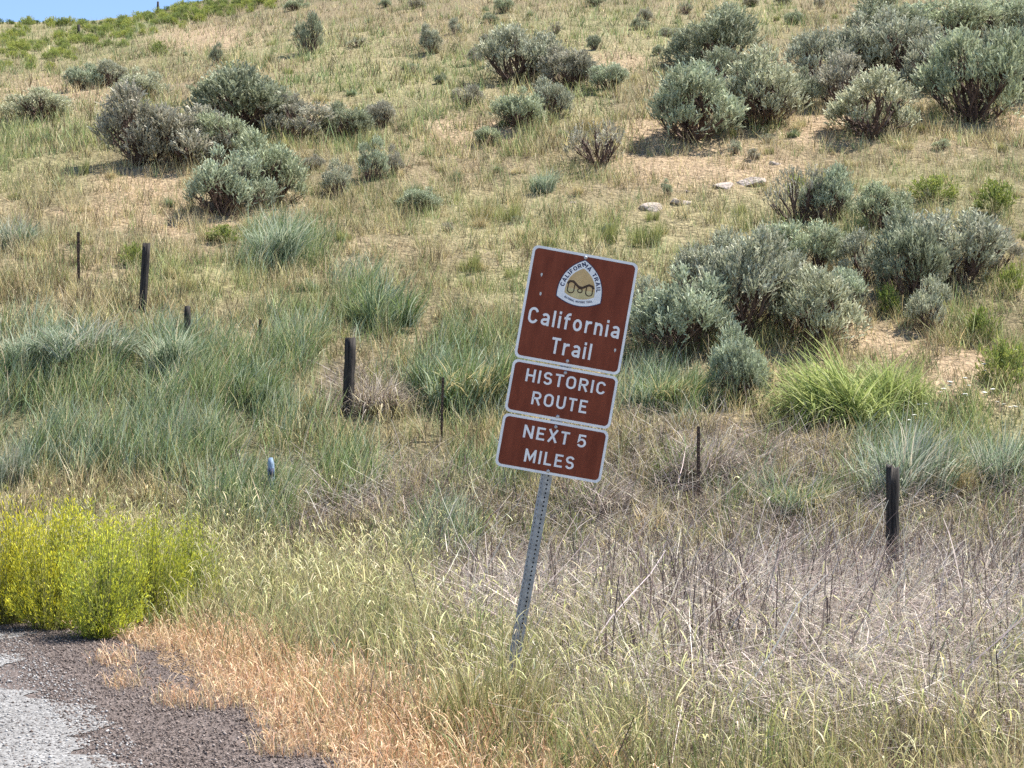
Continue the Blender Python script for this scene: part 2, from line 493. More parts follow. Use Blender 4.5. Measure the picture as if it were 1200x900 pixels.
def blade_set(acc, x, y, z, h, w, segs, lean, curl, col, az=None, tipw=.15, sink=.02):
    n = len(x)
    if n == 0: return None
    if az is None: az = rng.uniform(0, 6.283, n)
    th0 = np.abs(rng.normal(0, lean, n)) if np.isscalar(lean) else lean
    cu = rng.uniform(.2, 1, n) * curl
    k = (np.arange(segs) + .5) / segs
    th = th0[:, None] + cu[:, None] * (k ** 1.5)[None, :]
    L = np.repeat((h / segs)[:, None], segs, 1)
    Wd = w[:, None] * np.interp(np.arange(segs + 1) / segs, [0, .5, 1], [.8, 1, tipw])[None, :]
    V, Q, C, tip, tt = ribbons(np.stack([x, y, z - sink], -1), az, th, L, Wd, rng.uniform(0, 6.283, n), two(col, .92, 1.08, segs + 1))
    acc.add(V, Q, C)
    return tip, tt, az

def clumpy(x, y, s, f=1.0):
    return fbm(x * f, y * f, s, 2)

def pickc(cols, cid, jit=.14, cj=.22):
    """A colour per tuft (cid), with a little difference from blade to blade."""
    m_ = int(cid.max()) + 1
    ci = rng.integers(0, len(cols), m_); cg = (1 + rng.normal(0, cj, m_)).clip(.45, 1.6)
    n = len(cid)
    return np.array(cols)[ci[cid]] * cg[cid][:, None] * (1 + rng.normal(0, jit, (n, 1))).clip(.5, 1.6) * (1 + rng.normal(0, .03, (n, 3)))
# --- hillside: short dry grass in tufts, with green clumps
A = Acc(); G = Acc()
def tufted(n, per, rad, d0, d1, pw):
    x, y, z = candidates(n // per, d0, d1, pw)
    kh = rng.normal(1, .3, len(x)).clip(.4, 2.0); kc = rng.random(len(x))
    rp = lambda v: np.repeat(v, per)
    r_ = rp(rad * kh)
    x2 = rp(x) + rng.normal(0, 1, len(r_)) * r_; y2 = rp(y) + rng.normal(0, 1, len(r_)) * r_
    return x2, y2, terrain(x2, y2), rp(kh), rp(kc), rp(np.arange(len(x)))
for (n, d0, d1, pw, hh, ww, sg, per, rad) in ((120000, 16.5, 27, 1.0, (.14, .38), .0095, 2, 10, .05), (170000, 25, 45, 1.4, (.14, .40), .016, 1, 9, .07), (210000, 40, 125, 1.9, (.16, .46), .033, 1, 8, .12)):
    x, y, z, kh, kc, ci_ = tufted(n, per, rad, d0, d1, pw)
    px, row, e, g, gs, d, b, fg, orange = patches(x, y, z)
    cl = clumpy(x, y, 51, 1.8); c2 = clumpy(x, y, 57, .5); c3 = clumpy(x, y, 58, .22)
    keep = rng.random(len(x)) < (.4 + 1.1 * sm(cl, .35, .65)) * (1 - .62 * b) * (1 - .75 * g) * (1 - sm(row, 640, 670)) * sm(e, 2, 4)
    x, y, z, g, gs, b, cl, c2, c3, kh, kc, ci_ = (v[keep] for v in (x, y, z, g, gs, b, cl, c2, c3, kh, kc, ci_)); n = len(x)
    h = rng.uniform(*hh, n) * (.55 + .8 * sm(cl, .3, .7)) * kh; wd = ww * rng.uniform(.6, 1.4, n)
    isg = kc < np.clip(.09 + gs * .38 + g * .5 + .32 * sm(c2, .47, .68) + .16 * sm(c3, .45, .70), 0, .85)
    brn = (~isg) & (kc > .82)
    c = np.where(isg[:, None], pickc(OLIVE + GRN, ci_), pickc(STRAW + STRAW + TAN, ci_))
    c[brn] = pickc([(.13, .10, .06), (.22, .165, .10), (.10, .09, .05)], ci_)[brn]
    blade_set(A, x, y, z, h, wd, sg, .32, .9, c)
# flattened litter lying on the soil
x, y, z = candidates(70000, 16.5, 75, 1.3)
px, row, e, g, gs, d, b, fg, orange = patches(x, y, z)
k = (rng.random(len(x)) < .35 + .65 * b) & (row < 640) & (e > 3)
x, y, z = x[k], y[k], z[k]; n = len(x)
lc = pick([(.10, .075, .05), (.16, .12, .08), (.62, .53, .36), (.54, .42, .28), (.70, .60, .44)], n)
blade_set(A, x, y, z + .03, rng.uniform(.08, .26, n), np.maximum(.008, .00055 * y) * rng.uniform(.6, 1.4, n), 1, rng.uniform(1.15, 1.6, n), .1, lc, az=rng.normal(0, .7, n) + np.where(rng.random(n) < .5, math.pi, 0), tipw=.6)
# pale seed stalks standing through it
x, y, z = candidates(30000, 16.5, 50, 1.3)
px, row, e, g, gs, d, b, fg, orange = patches(x, y, z)
k = (rng.random(len(x)) < (1 - b) * (1 - .6 * g) * sm(clumpy(x, y, 61, .9), .35, .6)) & (row < 640) & (e > 3)
x, y, z = x[k], y[k], z[k]; n = len(x)
blade_set(A, x, y, z, rng.uniform(.3, .55, n), .0032 * np.maximum(1, y / 22) * rng.uniform(.7, 1.3, n), 3, .18, .9, pick(PALE + STRAW, n), tipw=1.2)
o = link('dry_hillside_grass', A.mesh('dry_hillside_grass'), M_GRASS)
tag(o, 'short straw coloured grass covering the hillside', 'grass', kind='stuff')

# --- tall green grass at the foot of the hill
x, y, z = candidates(330000, 15.5, 36, 1.0)
px, row, e, g, gs, d, b, fg, orange = patches(x, y, z)
cl = clumpy(x, y, 71, 1.4)
k = rng.random(len(x)) < g * (.15 + 1.1 * sm(cl, .36, .6)) * (1 - .45 * sm(px, 250, 420)) * sm(e, 1.5, 3)
x, y, z, px, cl, row = (v[k] for v in (x, y, z, px, cl, row)); n = len(x)
h = rng.uniform(.35, .75, n) * (.7 + .5 * sm(cl, .3, .7))
c2 = clumpy(x, y, 73, .8)
blue = rng.random(n) < sm(c2, .35, .65) * .7 + .15
c = np.where(blue[:, None], pick(BLUEGRN, n), pick(GRN, n))
st = rng.random(n) < .16
c[st] = pick(STRAW + PALE, st.sum())
blade_set(G, x, y, z, h, .009 * rng.uniform(.6, 1.5, n), 2, .25, 1.1, c, az=rng.normal(.35, 1.4, n))
o = link('tall_green_grass', G.mesh('tall_green_grass'), M_GRASS)
tag(o, 'tall blue green grass at the foot of the hill', 'grass', kind='stuff')

# --- foreground verge grass with nodding seed heads
V_ = Acc()
x, y, z, kh, kc, ci_ = tufted(165000, 8, .04, 6.3, 19.5, .5)
px, row, e, g, gs, d, b, fg, orange = patches(x, y, z)
cl = clumpy(x, y, 81, 2.2)
k = rng.random(len(x)) < (.35 + .75 * sm(cl, .3, .65)) * (1 - .93 * d) * (1 - .75 * orange) * sm(e, .9, 1.5) * sm(row, 560, 640)
x, y, z, cl, d, kh, kc, ci_ = (v[k] for v in (x, y, z, cl, d, kh, kc, ci_)); n = len(x)
c2 = clumpy(x, y, 83, .9)
isg = kc < .38 + .5 * sm(c2, .35, .65)
c = np.where(isg[:, None], pickc(GRN + OLIVE + OLIVE + OLIVE, ci_), pickc(STRAW + STRAW + TAN, ci_))
lo = rng.random(n) < .17
c[lo] = pick(DARK + [(.10, .12, .05)], lo.sum())
blade_set(V_, x, y, z, rng.uniform(.12, .42, n) * kh ** .6 * (.55 + .75 * sm(clumpy(x, y, 99, .9), .3, .65)), .0042 * rng.uniform(.5, 1.6, n) * (.6 + .07 * y), 3, .28, 1.4, c)
# stems with heads
x, y, z = candidates(42000, 6.3, 19, .4)
px, row, e, g, gs, d, b, fg, orange = patches(x, y, z)
cl = clumpy(x, y, 85, 1.6)
k = rng.random(len(x)) < (.08 + .95 * sm(cl, .32, .62)) * (1 - .93 * d) * (1 - .6 * orange) * sm(e, 1.0, 1.7) * sm(row, 560, 650)
x, y, z = x[k], y[k], z[k]; n = len(x)
ht = rng.uniform(.24, .64, n) * (.65 + .5 * sm(clumpy(x, y, 99, .9), .3, .65))
c = pick(STRAW + OLIVE + TAN, n)
tip, tt, az = blade_set(V_, x, y, z, ht, .0021 * rng.uniform(.8, 1.3, n), 3, .14, .5, c, tipw=.8)
hc = pick([(.58, .56, .27), (.68, .63, .36), (.52, .51, .22), (.74, .68, .44), (.46, .42, .21), (.38, .37, .15)], n, .25)
nod = rng.uniform(.0, 2.0, n)
th = tt[:, None] + nod[:, None] * np.array([.35, .8, 1.1])[None, :]
hl = rng.uniform(.07, .14, n)
Vv, Q, C, _, _ = ribbons(tip, az, th, np.repeat((hl / 3)[:, None], 3, 1), (rng.uniform(.0035, .0095, n) * (.45 + .055 * y))[:, None] * np.array([.5, 1, .9, .25])[None, :], rng.uniform(0, 6.28, n), two(hc, 1, 1, 4))
V_.add(Vv, Q, C)
o = link('seed_head_grass', V_.mesh('seed_head_grass'), M_GRASS)
tag(o, 'verge grass with pale nodding seed heads', 'grass', kind='stuff')

# --- rusty cheatgrass along the shoulder
O_ = Acc()
x, y, z = candidates(130000, 5.6, 13, .3)
px, row, e, g, gs, d, b, fg, orange = patches(x, y, z)
edge_j = .30 + 1.0 * fbm(x * 1.5, y * 1.5, 91, 4)
mat_ = np.maximum(ell(px, row, 147, 804, 22, 7, .5), np.maximum(ell(px, row, 215, 824, 34, 9, .5), ell(px, row, 135, 778, 26, 6, .5)))
k = ((rng.random(len(x)) < orange * 1.1) & (e > edge_j)) | (rng.random(len(x)) < mat_)
x, y, z, e = x[k], y[k], z[k], e[k]; n = len(x)
c = pick(ORANGE, n)
s_ = rng.random(n) < .25; c[s_] = pick(STRAW, s_.sum())
tip, tt, az = blade_set(O_, x, y, z, rng.uniform(.10, .34, n) * (.45 + .55 * sm(e, .8, 1.8)), .0034 * rng.uniform(.6, 1.4, n), 2, .25, .8, c, tipw=.6)
k = rng.random(n) < .5
th = (tt[k])[:, None] + rng.uniform(.2, 1.5, k.sum())[:, None] * np.array([.6, 1.2])[None, :]
Vv, Q, C, _, _ = ribbons(tip[k], az[k] + rng.normal(0, .6, k.sum()), th, np.full((k.sum(), 2), .028), rng.uniform(.004, .008, k.sum())[:, None] * np.array([.4, 1, .2])[None, :], rng.uniform(0, 6.28, k.sum()), two(pick(ORANGE[2:], k.sum()), 1, 1, 3))
O_.add(Vv, Q, C)
o = link('rusty_cheatgrass', O_.mesh('rusty_cheatgrass'), M_GRASS)
tag(o, 'rust coloured dry cheatgrass along the shoulder', 'grass', kind='stuff')

# --- dead matted straw at the right
D_ = Acc()
x, y, z = candidates(110000, 6.8, 24, .6)
px, row, e, g, gs, d, b, fg, orange = patches(x, y, z)
k = rng.random(len(x)) < d * .9
x, y, z = x[k], y[k], z[k]; n = len(x)
c = pick(DEADC, n)
dk = rng.random(n) < .16; c[dk] = pick(DARK, dk.sum())
lay = rng.random(n) < .8
th = np.where(lay, rng.uniform(.8, 1.6, n), np.abs(rng.normal(0, .35, n)))
az = np.where(rng.random(n) < .62, rng.normal(-.35, .45, n) + np.where(rng.random(n) < .5, 0, math.pi), rng.uniform(0, 6.28, n))
h = np.where(lay, rng.uniform(.2, .75, n), rng.uniform(.12, .42, n))
zz = z + np.where(lay, rng.uniform(0, .22, n) ** 1.3, 0)
blade_set(D_, x, y, zz, h, .0048 * rng.uniform(.5, 1.6, n) * (1 + .02 * y), 2, th, .8, c, az=az, tipw=.6)
# long bleached culms combed down over the mat
x, y, z = candidates(64000, 7.2, 21, .7)
px, row, e, g, gs, d, b, fg, orange = patches(x, y, z)
k = rng.random(len(x)) < d * .75 * sm(clumpy(x, y, 97, .7), .25, .6)
x, y, z = x[k], y[k], z[k]; n = len(x)
az = np.where(rng.random(n) < .72, rng.normal(-.25, .4, n), rng.uniform(0, 6.28, n))
L0 = rng.uniform(.25, .95, n)
th = rng.normal(1.66, .16, n)[:, None] + np.cumsum(rng.normal(0, .16, (n, 4)), 1)
up_ = rng.random(n) < .15; th[up_] -= rng.uniform(.4, 1.1, up_.sum())[:, None]
wd = rng.uniform(.003, .009, n)
Vv, Q, C, _, _ = ribbons(np.stack([x, y, z + rng.uniform(.03, 1, n) ** 1.5 * .42], -1), az, th, np.repeat((L0 / 4)[:, None], 4, 1), wd[:, None] * np.array([.8, 1, 1, .9, .5])[None, :], rng.uniform(0, 6.28, n),
                         two(pick([(.58, .51, .44), (.46, .39, .34), (.34, .28, .24), (.66, .59, .51), (.20, .16, .14), (.27, .22, .19)], n, .25), .9, 1.05, 5))
D_.add(Vv, Q, C)
# standing dark stalks
x, y, z = candidates(9000, 6.8, 20, .6)
px, row, e, g, gs, d, b, fg, orange = patches(x, y, z)
k = rng.random(len(x)) < (d * .8 + .05) * sm(e, 2.0, 3.0)* sm(clumpy(x, y, 95, .8), .35, .6) * sm(row, 560, 600)
x, y, z = x[k], y[k], z[k]; n = len(x)
tip, tt, az = blade_set(D_, x, y, z, rng.uniform(.3, .8, n), .0075 * rng.uniform(.6, 1.4, n), 3, .16, .25, pick(DARK + [(.24, .19, .16)], n), tipw=.7)
for j in range(2):
    th = tt[:, None] + rng.uniform(-.5, .7, n)[:, None] * np.array([1, 1.0])[None, :]
    Vv, Q, C, _, _ = ribbons(tip - np.array([0, 0, 1]) * rng.uniform(.0, .2, n)[:, None], rng.uniform(0, 6.28, n), th, rng.uniform(.02, .07, (n, 2)), np.full((n, 3), .0045), rng.uniform(0, 6.28, n), two(pick(DARK, n), 1, 1, 3))
    D_.add(Vv, Q, C)
# pale tall stalks
x, y, z = candidates(5000, 8, 24, .8)
px, row, e, g, gs, d, b, fg, orange = patches(x, y, z)
k = rng.random(len(x)) < d * .5
x, y, z = x[k], y[k], z[k]; n = len(x)
blade_set(D_, x, y, z, rng.uniform(.4, .9, n), .0038 * (1 + .03 * y) * rng.uniform(.7, 1.2, n), 3, .45, .8, pick([(.66, .58, .50), (.62, .53, .42)], n), tipw=.6)
o = link('dead_straw', D_.mesh('dead_straw'), M_DEAD)
tag(o, 'matted grey pink dead straw below the fence', 'dead grass', kind='stuff')

# ------------------------------------------------------------------ sagebrush
def sage_meshes(seed, leafy=1.0, nlobe=17, sparse=False):
    r = np.random.default_rng(seed); rd_ = random.Random(seed)
    tv, tq, off = [], [], 0
    def limb(p, q, rad, sag, nseg=4, nv=5):
        nonlocal off
        p, q = Vector(p), Vector(q); pts = []
        for k in range(nseg + 1):
            f = k / nseg
            c = p.lerp(q, f); c.z -= sag * math.sin(math.pi * f) * (1 - .3 * f)
            if 0 < k < nseg: c += Vector((rd_.gauss(0, .018), rd_.gauss(0, .018), rd_.gauss(0, .012)))
            pts.append(c)
        V, Q = tube(pts, [rad * (1 - .6 * k / nseg) for k in range(nseg + 1)], nv)
        tv.append(V); tq.append(Q + off); off += len(V)
        return pts
    lobes = []
    la, lk = rd_.uniform(0, 6.28), rd_.uniform(.08, .28)
    for i in range(nlobe):
        a = i * 2.39996 + rd_.uniform(-.4, .4)
        u = (i + .5) / nlobe
        zc = .10 + .56 * (1 - u) ** .85 + rd_.uniform(-.09, .09)
        rr = .33 * math.sqrt(max(0, 1 - max(0, (zc - .2) / .56) ** 2)) * rd_.uniform(.6, 1.3)
        zc *= 1 + lk * .7 * math.cos(a - la + 1.0); rr *= 1 + lk * math.cos(a - la)
        lobes.append((Vector((math.cos(a) * rr, math.sin(a) * rr, zc)), rd_.choice([.08, .10, .13, .16, .17]) * (.8 if sparse else 1)))
    B, Dr, Sl, Cc = [], [], [], []
    pal = np.array([(.41, .42, .30), (.34, .355, .25), (.49, .495, .375), (.27, .28, .20), (.42, .41, .31)])
    for (c, rl) in lobes:
        pts = limb((rd_.gauss(0, .03), rd_.gauss(0, .03), -.05), c, .021, .05)
        for k in range(5):
            a = rd_.uniform(0, 6.28); q = c + Vector((math.cos(a), math.sin(a), rd_.uniform(.1, 1.1))) * rl * .75
            limb(pts[rd_.choice([2, 3, 3])], q, .009, .01, 3, 4)
        for k in range(4):                                   # bare grey twigs low in the bush
            a = rd_.uniform(0, 6.28); q = pts[2] + Vector((math.cos(a) * .15, math.sin(a) * .15, rd_.uniform(-.02, .16)))
            limb(pts[rd_.choice([1, 2])], q, .006, .01, 3, 3)
        n = int((24 if sparse else 82) * leafy * (rl / .15) ** 2)
        d = r.normal(0, 1, (n, 3)); out = np.array([c.x, c.y, .12]); out /= np.linalg.norm(out) + .05
        d = d / np.linalg.norm(d, axis=1)[:, None] + out * .5 + np.array([0, 0, .62]); d /= np.linalg.norm(d, axis=1)[:, None]
        p = np.array(c) + d * rl * r.uniform(.62, 1.18, (n, 1)) * np.array([1, 1, 1.15])
        dirs = d * .45 + np.array([0, 0, 1]) * r.uniform(.5, 1.2, (n, 1)) + r.normal(0, .18, (n, 3)); dirs /= np.linalg.norm(dirs, axis=1)[:, None]
        B.append(p); Dr.append(dirs); Sl.append(r.uniform(.06, .15, n)); Cc.append(pal[r.integers(0, 5, n)] * r.uniform(.75, 1.2, (n, 1)) * rd_.uniform(.85, 1.12))
    wm = mesh_np('sage_wood', np.concatenate(tv), np.concatenate(tq), smooth=True)
    base, dirs, sl_, cc = (np.concatenate(q) for q in (B, Dr, Sl, Cc))
    nl = 7
    B = np.repeat(base, nl, 0); Dr = np.repeat(dirs, nl, 0); S_ = np.repeat(sl_, nl)
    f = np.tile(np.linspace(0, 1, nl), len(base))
    B = B + Dr * (S_ * f)[:, None]
    ld = Dr + r.normal(0, .34, Dr.shape); ld /= np.linalg.norm(ld, axis=1)[:, None]
    side = np.cross(ld, r.normal(0, 1, ld.shape)); side /= np.linalg.norm(side, axis=1)[:, None] + 1e-6
    ll = r.uniform(.03, .055, len(B)); lw = r.uniform(.008, .014, len(B))
    V = np.stack([B - side * lw[:, None] * .4, B + side * lw[:, None] * .4, B + ld * ll[:, None] + side * lw[:, None] * .6, B + ld * ll[:, None] - side * lw[:, None] * .6], 1).reshape(-1, 3)
    V[:, 2] = np.maximum(V[:, 2], .0)
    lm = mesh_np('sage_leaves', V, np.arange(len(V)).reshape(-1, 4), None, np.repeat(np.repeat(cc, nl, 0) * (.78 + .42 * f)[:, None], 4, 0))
    return wm, lm

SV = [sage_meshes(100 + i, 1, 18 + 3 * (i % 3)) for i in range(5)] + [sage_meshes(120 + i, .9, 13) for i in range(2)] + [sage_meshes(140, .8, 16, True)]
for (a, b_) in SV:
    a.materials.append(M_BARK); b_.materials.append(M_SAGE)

def shrub(name, px, row, wpx, hpx, var, tint, label, cat, group, parts, pn=('trunk', 'foliage'), deep=1.0):
    pt, s = at(px, row)
    t = empty(name, (pt.x, pt.y, pt.z - .03), (rng.normal(0, .05), rng.normal(0, .05), rng.uniform(0, 6.28)))
    k_ = 1.18 if name == 'sagebrush' else 1.02
    q_ = rng.uniform(.86, 1.14)
    t.scale = (wpx / s * k_ * q_, wpx / s * deep * k_ / q_, hpx / s * (1.04 if name == 'sagebrush' else 1.14))
    tag(t, label, cat, group)
    a = link(pn[0], parts[0], None, t); b_ = link(pn[1], parts[1], None, t)
    b_.color = (*tint, 1)
    return t

N_ = (1, 1, 1); GR = (.96, 1.03, .92); SIL = (1.15, 1.15, 1.1); PUR = (.92, .86, .90); DK = (.76, .80, .74); BLU = (.98, 1.06, 1.0)
SAGES = [
 (165, 192, 92, 82, 0, PUR, 'purplish grey sagebrush at the left end of the left clump'),
 (222, 196, 95, 72, 1, PUR, 'grey sagebrush in the middle of the left clump with a dark base'),
 (290, 160, 115, 80, 2, DK, 'tallest sagebrush of the left clump standing highest on its uphill side'),
 (345, 168, 75, 55, 5, PUR, 'brownish thin sagebrush at the right end of the left clump'),
 (268, 192, 70, 58, 3, GR, 'round green grey sagebrush between the purplish bushes of the left clump'),
 (262, 252, 84, 82, 4, BLU, 'silvery green sagebrush with a dark hollow base lowest in the left clump'),
 (322, 236, 82, 78, 0, GR, 'silvery green sagebrush just right of the dark hollow based one'),
 (48, 142, 74, 34, 1, SIL, 'low silvery sagebrush alone near the left edge'),
 (98, 106, 36, 30, 2, BLU, 'small blue grey sagebrush above the low silvery one'),
 (128, 102, 36, 30, 3, N_, 'small sagebrush beside the pale bush above the left clump'),
 (165, 118, 50, 38, 4, SIL, 'pale silvery bush directly above the left clump'),
 (397, 230, 34, 40, 6, N_, 'small sagebrush right of the left clump with grass at its foot'),
 (433, 212, 34, 46, 6, BLU, 'small upright sagebrush on two bare stems'),
 (463, 208, 20, 34, 6, PUR, 'tiny thin sagebrush next to the upright one'),
 (406, 164, 52, 38, 2, DK, 'dark round sagebrush right of the left clump'),
 (447, 150, 34, 34, 3, PUR, 'greyish sagebrush next to the dark round one'),
 (362, 64, 32, 50, 5, DK, 'narrow dark sagebrush high on the open slope'),
 (253, 76, 14, 24, 6, DK, 'tiny dark sagebrush stub on the bare slope'),
 (506, 64, 24, 32, 0, N_, 'small sagebrush left of the top middle clump'),
 (605, 100, 82, 68, 1, N_, 'large round sagebrush crowning the top middle clump'),
 (668, 104, 58, 46, 2, PUR, 'grey twiggy sagebrush right of the large round one'),
 (714, 108, 46, 34, 3, BLU, 'low sagebrush at the right end of the top middle clump'),
 (607, 152, 58, 46, 4, GR, 'green tinted sagebrush at the foot of the top middle clump'),
 (650, 136, 42, 44, 0, N_, 'sagebrush with a reddish base inside the top middle clump'),
 (548, 126, 32, 26, 5, PUR, 'thin brownish sagebrush left of the top middle clump'),
 (570, 174, 30, 24, 3, GR, 'small green sagebrush below the top middle clump'),
 (702, 194, 74, 62, 7, PUR, 'half bare sagebrush with spreading grey branches'),
 (492, 246, 46, 30, 4, BLU, 'low pale sagebrush hidden in grass above the sign'),
 (838, 84, 98, 72, 0, DK, 'dark sagebrush standing behind the upper right clump'),
 (812, 166, 100, 92, 1, BLU, 'bushy blue grey sagebrush at the left front of the upper right clump'),
 (888, 150, 92, 78, 2, SIL, 'feathery silver sagebrush beside the bushy blue grey one'),
 (958, 100, 62, 62, 5, N_, 'loose sagebrush between the two upper right clumps'),
 (1022, 162, 100, 72, 3, SIL, 'pale spreading sagebrush leaning over bare soil'),
 (1002, 92, 84, 72, 4, N_, 'tall sagebrush with red twigs in the upper right thicket'),
 (1066, 96, 90, 82, 0, N_, 'broad sagebrush in the middle of the upper right thicket'),
 (1140, 142, 108, 112, 1, GR, 'biggest sagebrush with dark trunks showing at the upper right'),
 (1192, 110, 80, 90, 2, DK, 'dark sagebrush at the right edge of the upper thicket'),
 (1110, 52, 92, 54, 3, GR, 'sagebrush along the top of the upper right thicket'),
 (1180, 46, 84, 54, 4, BLU, 'sagebrush in the top right corner of the thicket'),
 (936, 262, 60, 80, 7, PUR, 'reddish half bare sagebrush above the big right clump'),
 (968, 262, 56, 62, 0, BLU, 'leafy sagebrush against the reddish half bare one'),
 (1030, 268, 62, 52, 1, GR, 'rounded sagebrush above the dark right thicket'),
 (1068, 352, 84, 98, 2, DK, 'large dark sagebrush with bare limbs at its foot'),
 (1122, 330, 100, 88, 3, N_, 'broad grey sagebrush right of the large dark one'),
 (1166, 320, 64, 60, 5, PUR, 'thin grey sagebrush at the far right of the dark thicket'),
 (1014, 330, 62, 62, 5, N_, 'open sagebrush left of the large dark one'),
 (800, 412, 108, 104, 4, BLU, 'grey green sagebrush at the left end of the big right clump'),
 (868, 392, 110, 112, 0, N_, 'tallest sagebrush at the centre of the big right clump'),
 (952, 402, 104, 92, 1, SIL, 'silvery sagebrush at the right end of the big right clump'),
 (944, 322, 88, 68, 3, GR, 'sagebrush at the back of the big right clump over a dark gap'),
 (866, 472, 64, 84, 2, BLU, 'small dark based sagebrush in front of the big right clump'),
 (762, 392, 54, 60, 6, N_, 'sparse sagebrush close to the right side of the sign'),
 (830, 345, 80, 70, 2, N_, 'sagebrush at the upper left of the big right clump'),
 (985, 128, 70, 60, 6, PUR, 'twiggy sagebrush filling the gap under the upper right thicket'),
 (1040, 60, 80, 56, 2, DK, 'dark sagebrush behind the broad one of the upper right thicket'),
 (1095, 108, 70, 66, 5, N_, 'open branched sagebrush left of the biggest upper right one'),
 (930, 128, 56, 50, 4, DK, 'dark sagebrush wedged beside the feathery silver one'),
 (852, 118, 70, 56, 3, DK, 'shaded sagebrush between the front and back bushes of the upper right clump'),
 (905, 350, 74, 66, 4, N_, 'sagebrush in the middle of the big right clump'),
 (990, 372, 60, 60, 3, BLU, 'low sagebrush at the far right end of the big right clump'),
 (1088, 392, 46, 62, 6, SIL, 'small pale upright sagebrush standing on open soil'),
]
for (px, row, wp, hp, v, tint, lab) in SAGES:
    shrub('sagebrush', px, row, wp, hp, v, tint, lab, 'sagebrush', 'sagebrush on the hillside', SV[v])
# many small far ones that nothing tells apart
for k in range(46):
    px = rng.uniform(330, 1190); row = rng.uniform(4, 60) if k < 26 else rng.uniform(60, 300)
    shrub('sagebrush', px, row, rng.uniform(12, 24), rng.uniform(10, 20), int(rng.integers(3, 8)), (PUR, N_, DK, GR)[k % 4],
          'small scattered sagebrush seedling on the open hillside', 'sagebrush', 'small scattered sagebrush seedlings', SV[int(rng.integers(3, 8))])

# ------------------------------------------------------------------ rabbitbrush and other yellow green shrubs
def brush_meshes(seed, pal, nst=150, bits=14, bl=.05, bw=.012, dome=.9, lmin=.7):
    r = np.random.default_rng(seed)
    a = r.uniform(0, 6.28, nst); el = np.abs(r.uniform(0, 1.15, nst))
    L = r.uniform(lmin, 1.0, nst) * .5 / np.maximum(np.sin(el), .5) * np.interp(el, [0, .5, 1.15], [1.0, .95, .9])
    d = np.stack([np.cos(a) * np.sin(el), np.sin(a) * np.sin(el), np.cos(el) * dome], -1)
    tip = d * L[:, None] + np.array([0, 0, 0])
    base = np.stack([np.cos(a), np.sin(a), a * 0], -1) * r.uniform(0, .08, (nst, 1))
    mid = (tip + base) / 2 - np.array([0, 0, 1]) * (.06 * np.sin(el))[:, None]
    S = np.stack([-np.sin(a), np.cos(a), a * 0], -1) * .004
    V = np.stack([base - S, base + S, mid - S * .8, mid + S * .8, tip - S * .4, tip + S * .4], 1).reshape(-1, 3)
    b0 = np.arange(nst) * 6
    Q = np.concatenate([np.stack([b0, b0 + 1, b0 + 3, b0 + 2], -1), np.stack([b0 + 2, b0 + 3, b0 + 5, b0 + 4], -1)])
    sm_ = mesh_np('shrub_stems', V, Q, None, np.tile(np.array([.20, .20, .08]), (len(V), 1)))
    f = r.uniform(.42, 1.05, (nst, bits)) ** .7
    P = base[:, None] * (1 - f[..., None]) ** 2 + 2 * mid[:, None] * (f * (1 - f))[..., None] + tip[:, None] * (f ** 2)[..., None]
    P = P.reshape(-1, 3) + r.normal(0, .018, (nst * bits, 3))
    n = len(P)
    ld = np.repeat(d, bits, 0) + r.normal(0, .5, (n, 3)) + np.array([0, 0, .5]); ld /= np.linalg.norm(ld, axis=1)[:, None]
    sd_ = np.cross(ld, r.normal(0, 1, (n, 3))); sd_ /= np.linalg.norm(sd_, axis=1)[:, None] + 1e-6
    ll = bl * r.uniform(.6, 1.3, n)[:, None]; lw = bw * r.uniform(.6, 1.3, n)[:, None]
    V = np.stack([P - sd_ * lw * .3, P + sd_ * lw * .3, P + ld * ll + sd_ * lw * .5, P + ld * ll - sd_ * lw * .5], 1).reshape(-1, 3)
    V[:, 2] = np.maximum(V[:, 2], .01)
    lowp, topp = np.array(pal[0]), np.array(pal[1])
    tsel = np.clip((f.ravel() - .55) / .35 + r.normal(0, .25, n), 0, 1)
    c = lowp[r.integers(0, len(lowp), n)] * (1 - tsel[:, None]) + topp[r.integers(0, len(topp), n)] * tsel[:, None]
    c = c * r.uniform(.8, 1.2, (n, 1))
    lm = mesh_np('shrub_leaves', V, np.arange(len(V)).reshape(-1, 4), None, np.repeat(c, 4, 0))
    sm_.materials.append(M_SHRUB); lm.materials.append(M_SHRUB)
    return sm_, lm

RAB = [brush_meshes(200 + i, ([(.15, .20, .06), (.19, .23, .08)], [(.30, .34, .08), (.36, .38, .10), (.26, .32, .09)]), 110, 12, .09, .022) for i in range(3)]
YEL = [brush_meshes(220 + i, ([(.17, .22, .05), (.22, .26, .07), (.13, .18, .05)], [(.64, .62, .05), (.58, .57, .07), (.72, .67, .06), (.44, .47, .09)]), 340, 34, .023, .0082, .95, .30) for i in range(2)]
yl = [(122, 750, 135, 142, 0, (.92, .98, 1), 'bright yellow green shrub with a dark shaded base beside the gravel'),
      (58, 738, 125, 148, 1, (1.06, 1.02, .85), 'yellow shrub second from the left edge at the gravel'),
      (8, 732, 125, 150, 0, (1.1, 1.02, .8), 'yellowest flowering shrub at the left edge behind the gravel'),
      (95, 700, 150, 112, 1, (1, 1, .9), 'yellow shrub behind the shrubs at the gravel edge'),
      (176, 732, 105, 136, 0, (.92, .96, 1), 'greener shrub right of the dark based yellow one'),
      (224, 718, 95, 112, 1, (.82, .88, 1.05), 'greenest and smallest of the yellow roadside shrubs'),
      (-50, 735, 130, 135, 0, (1, 1, .8), 'yellow shrub cut by the left edge of the picture')]
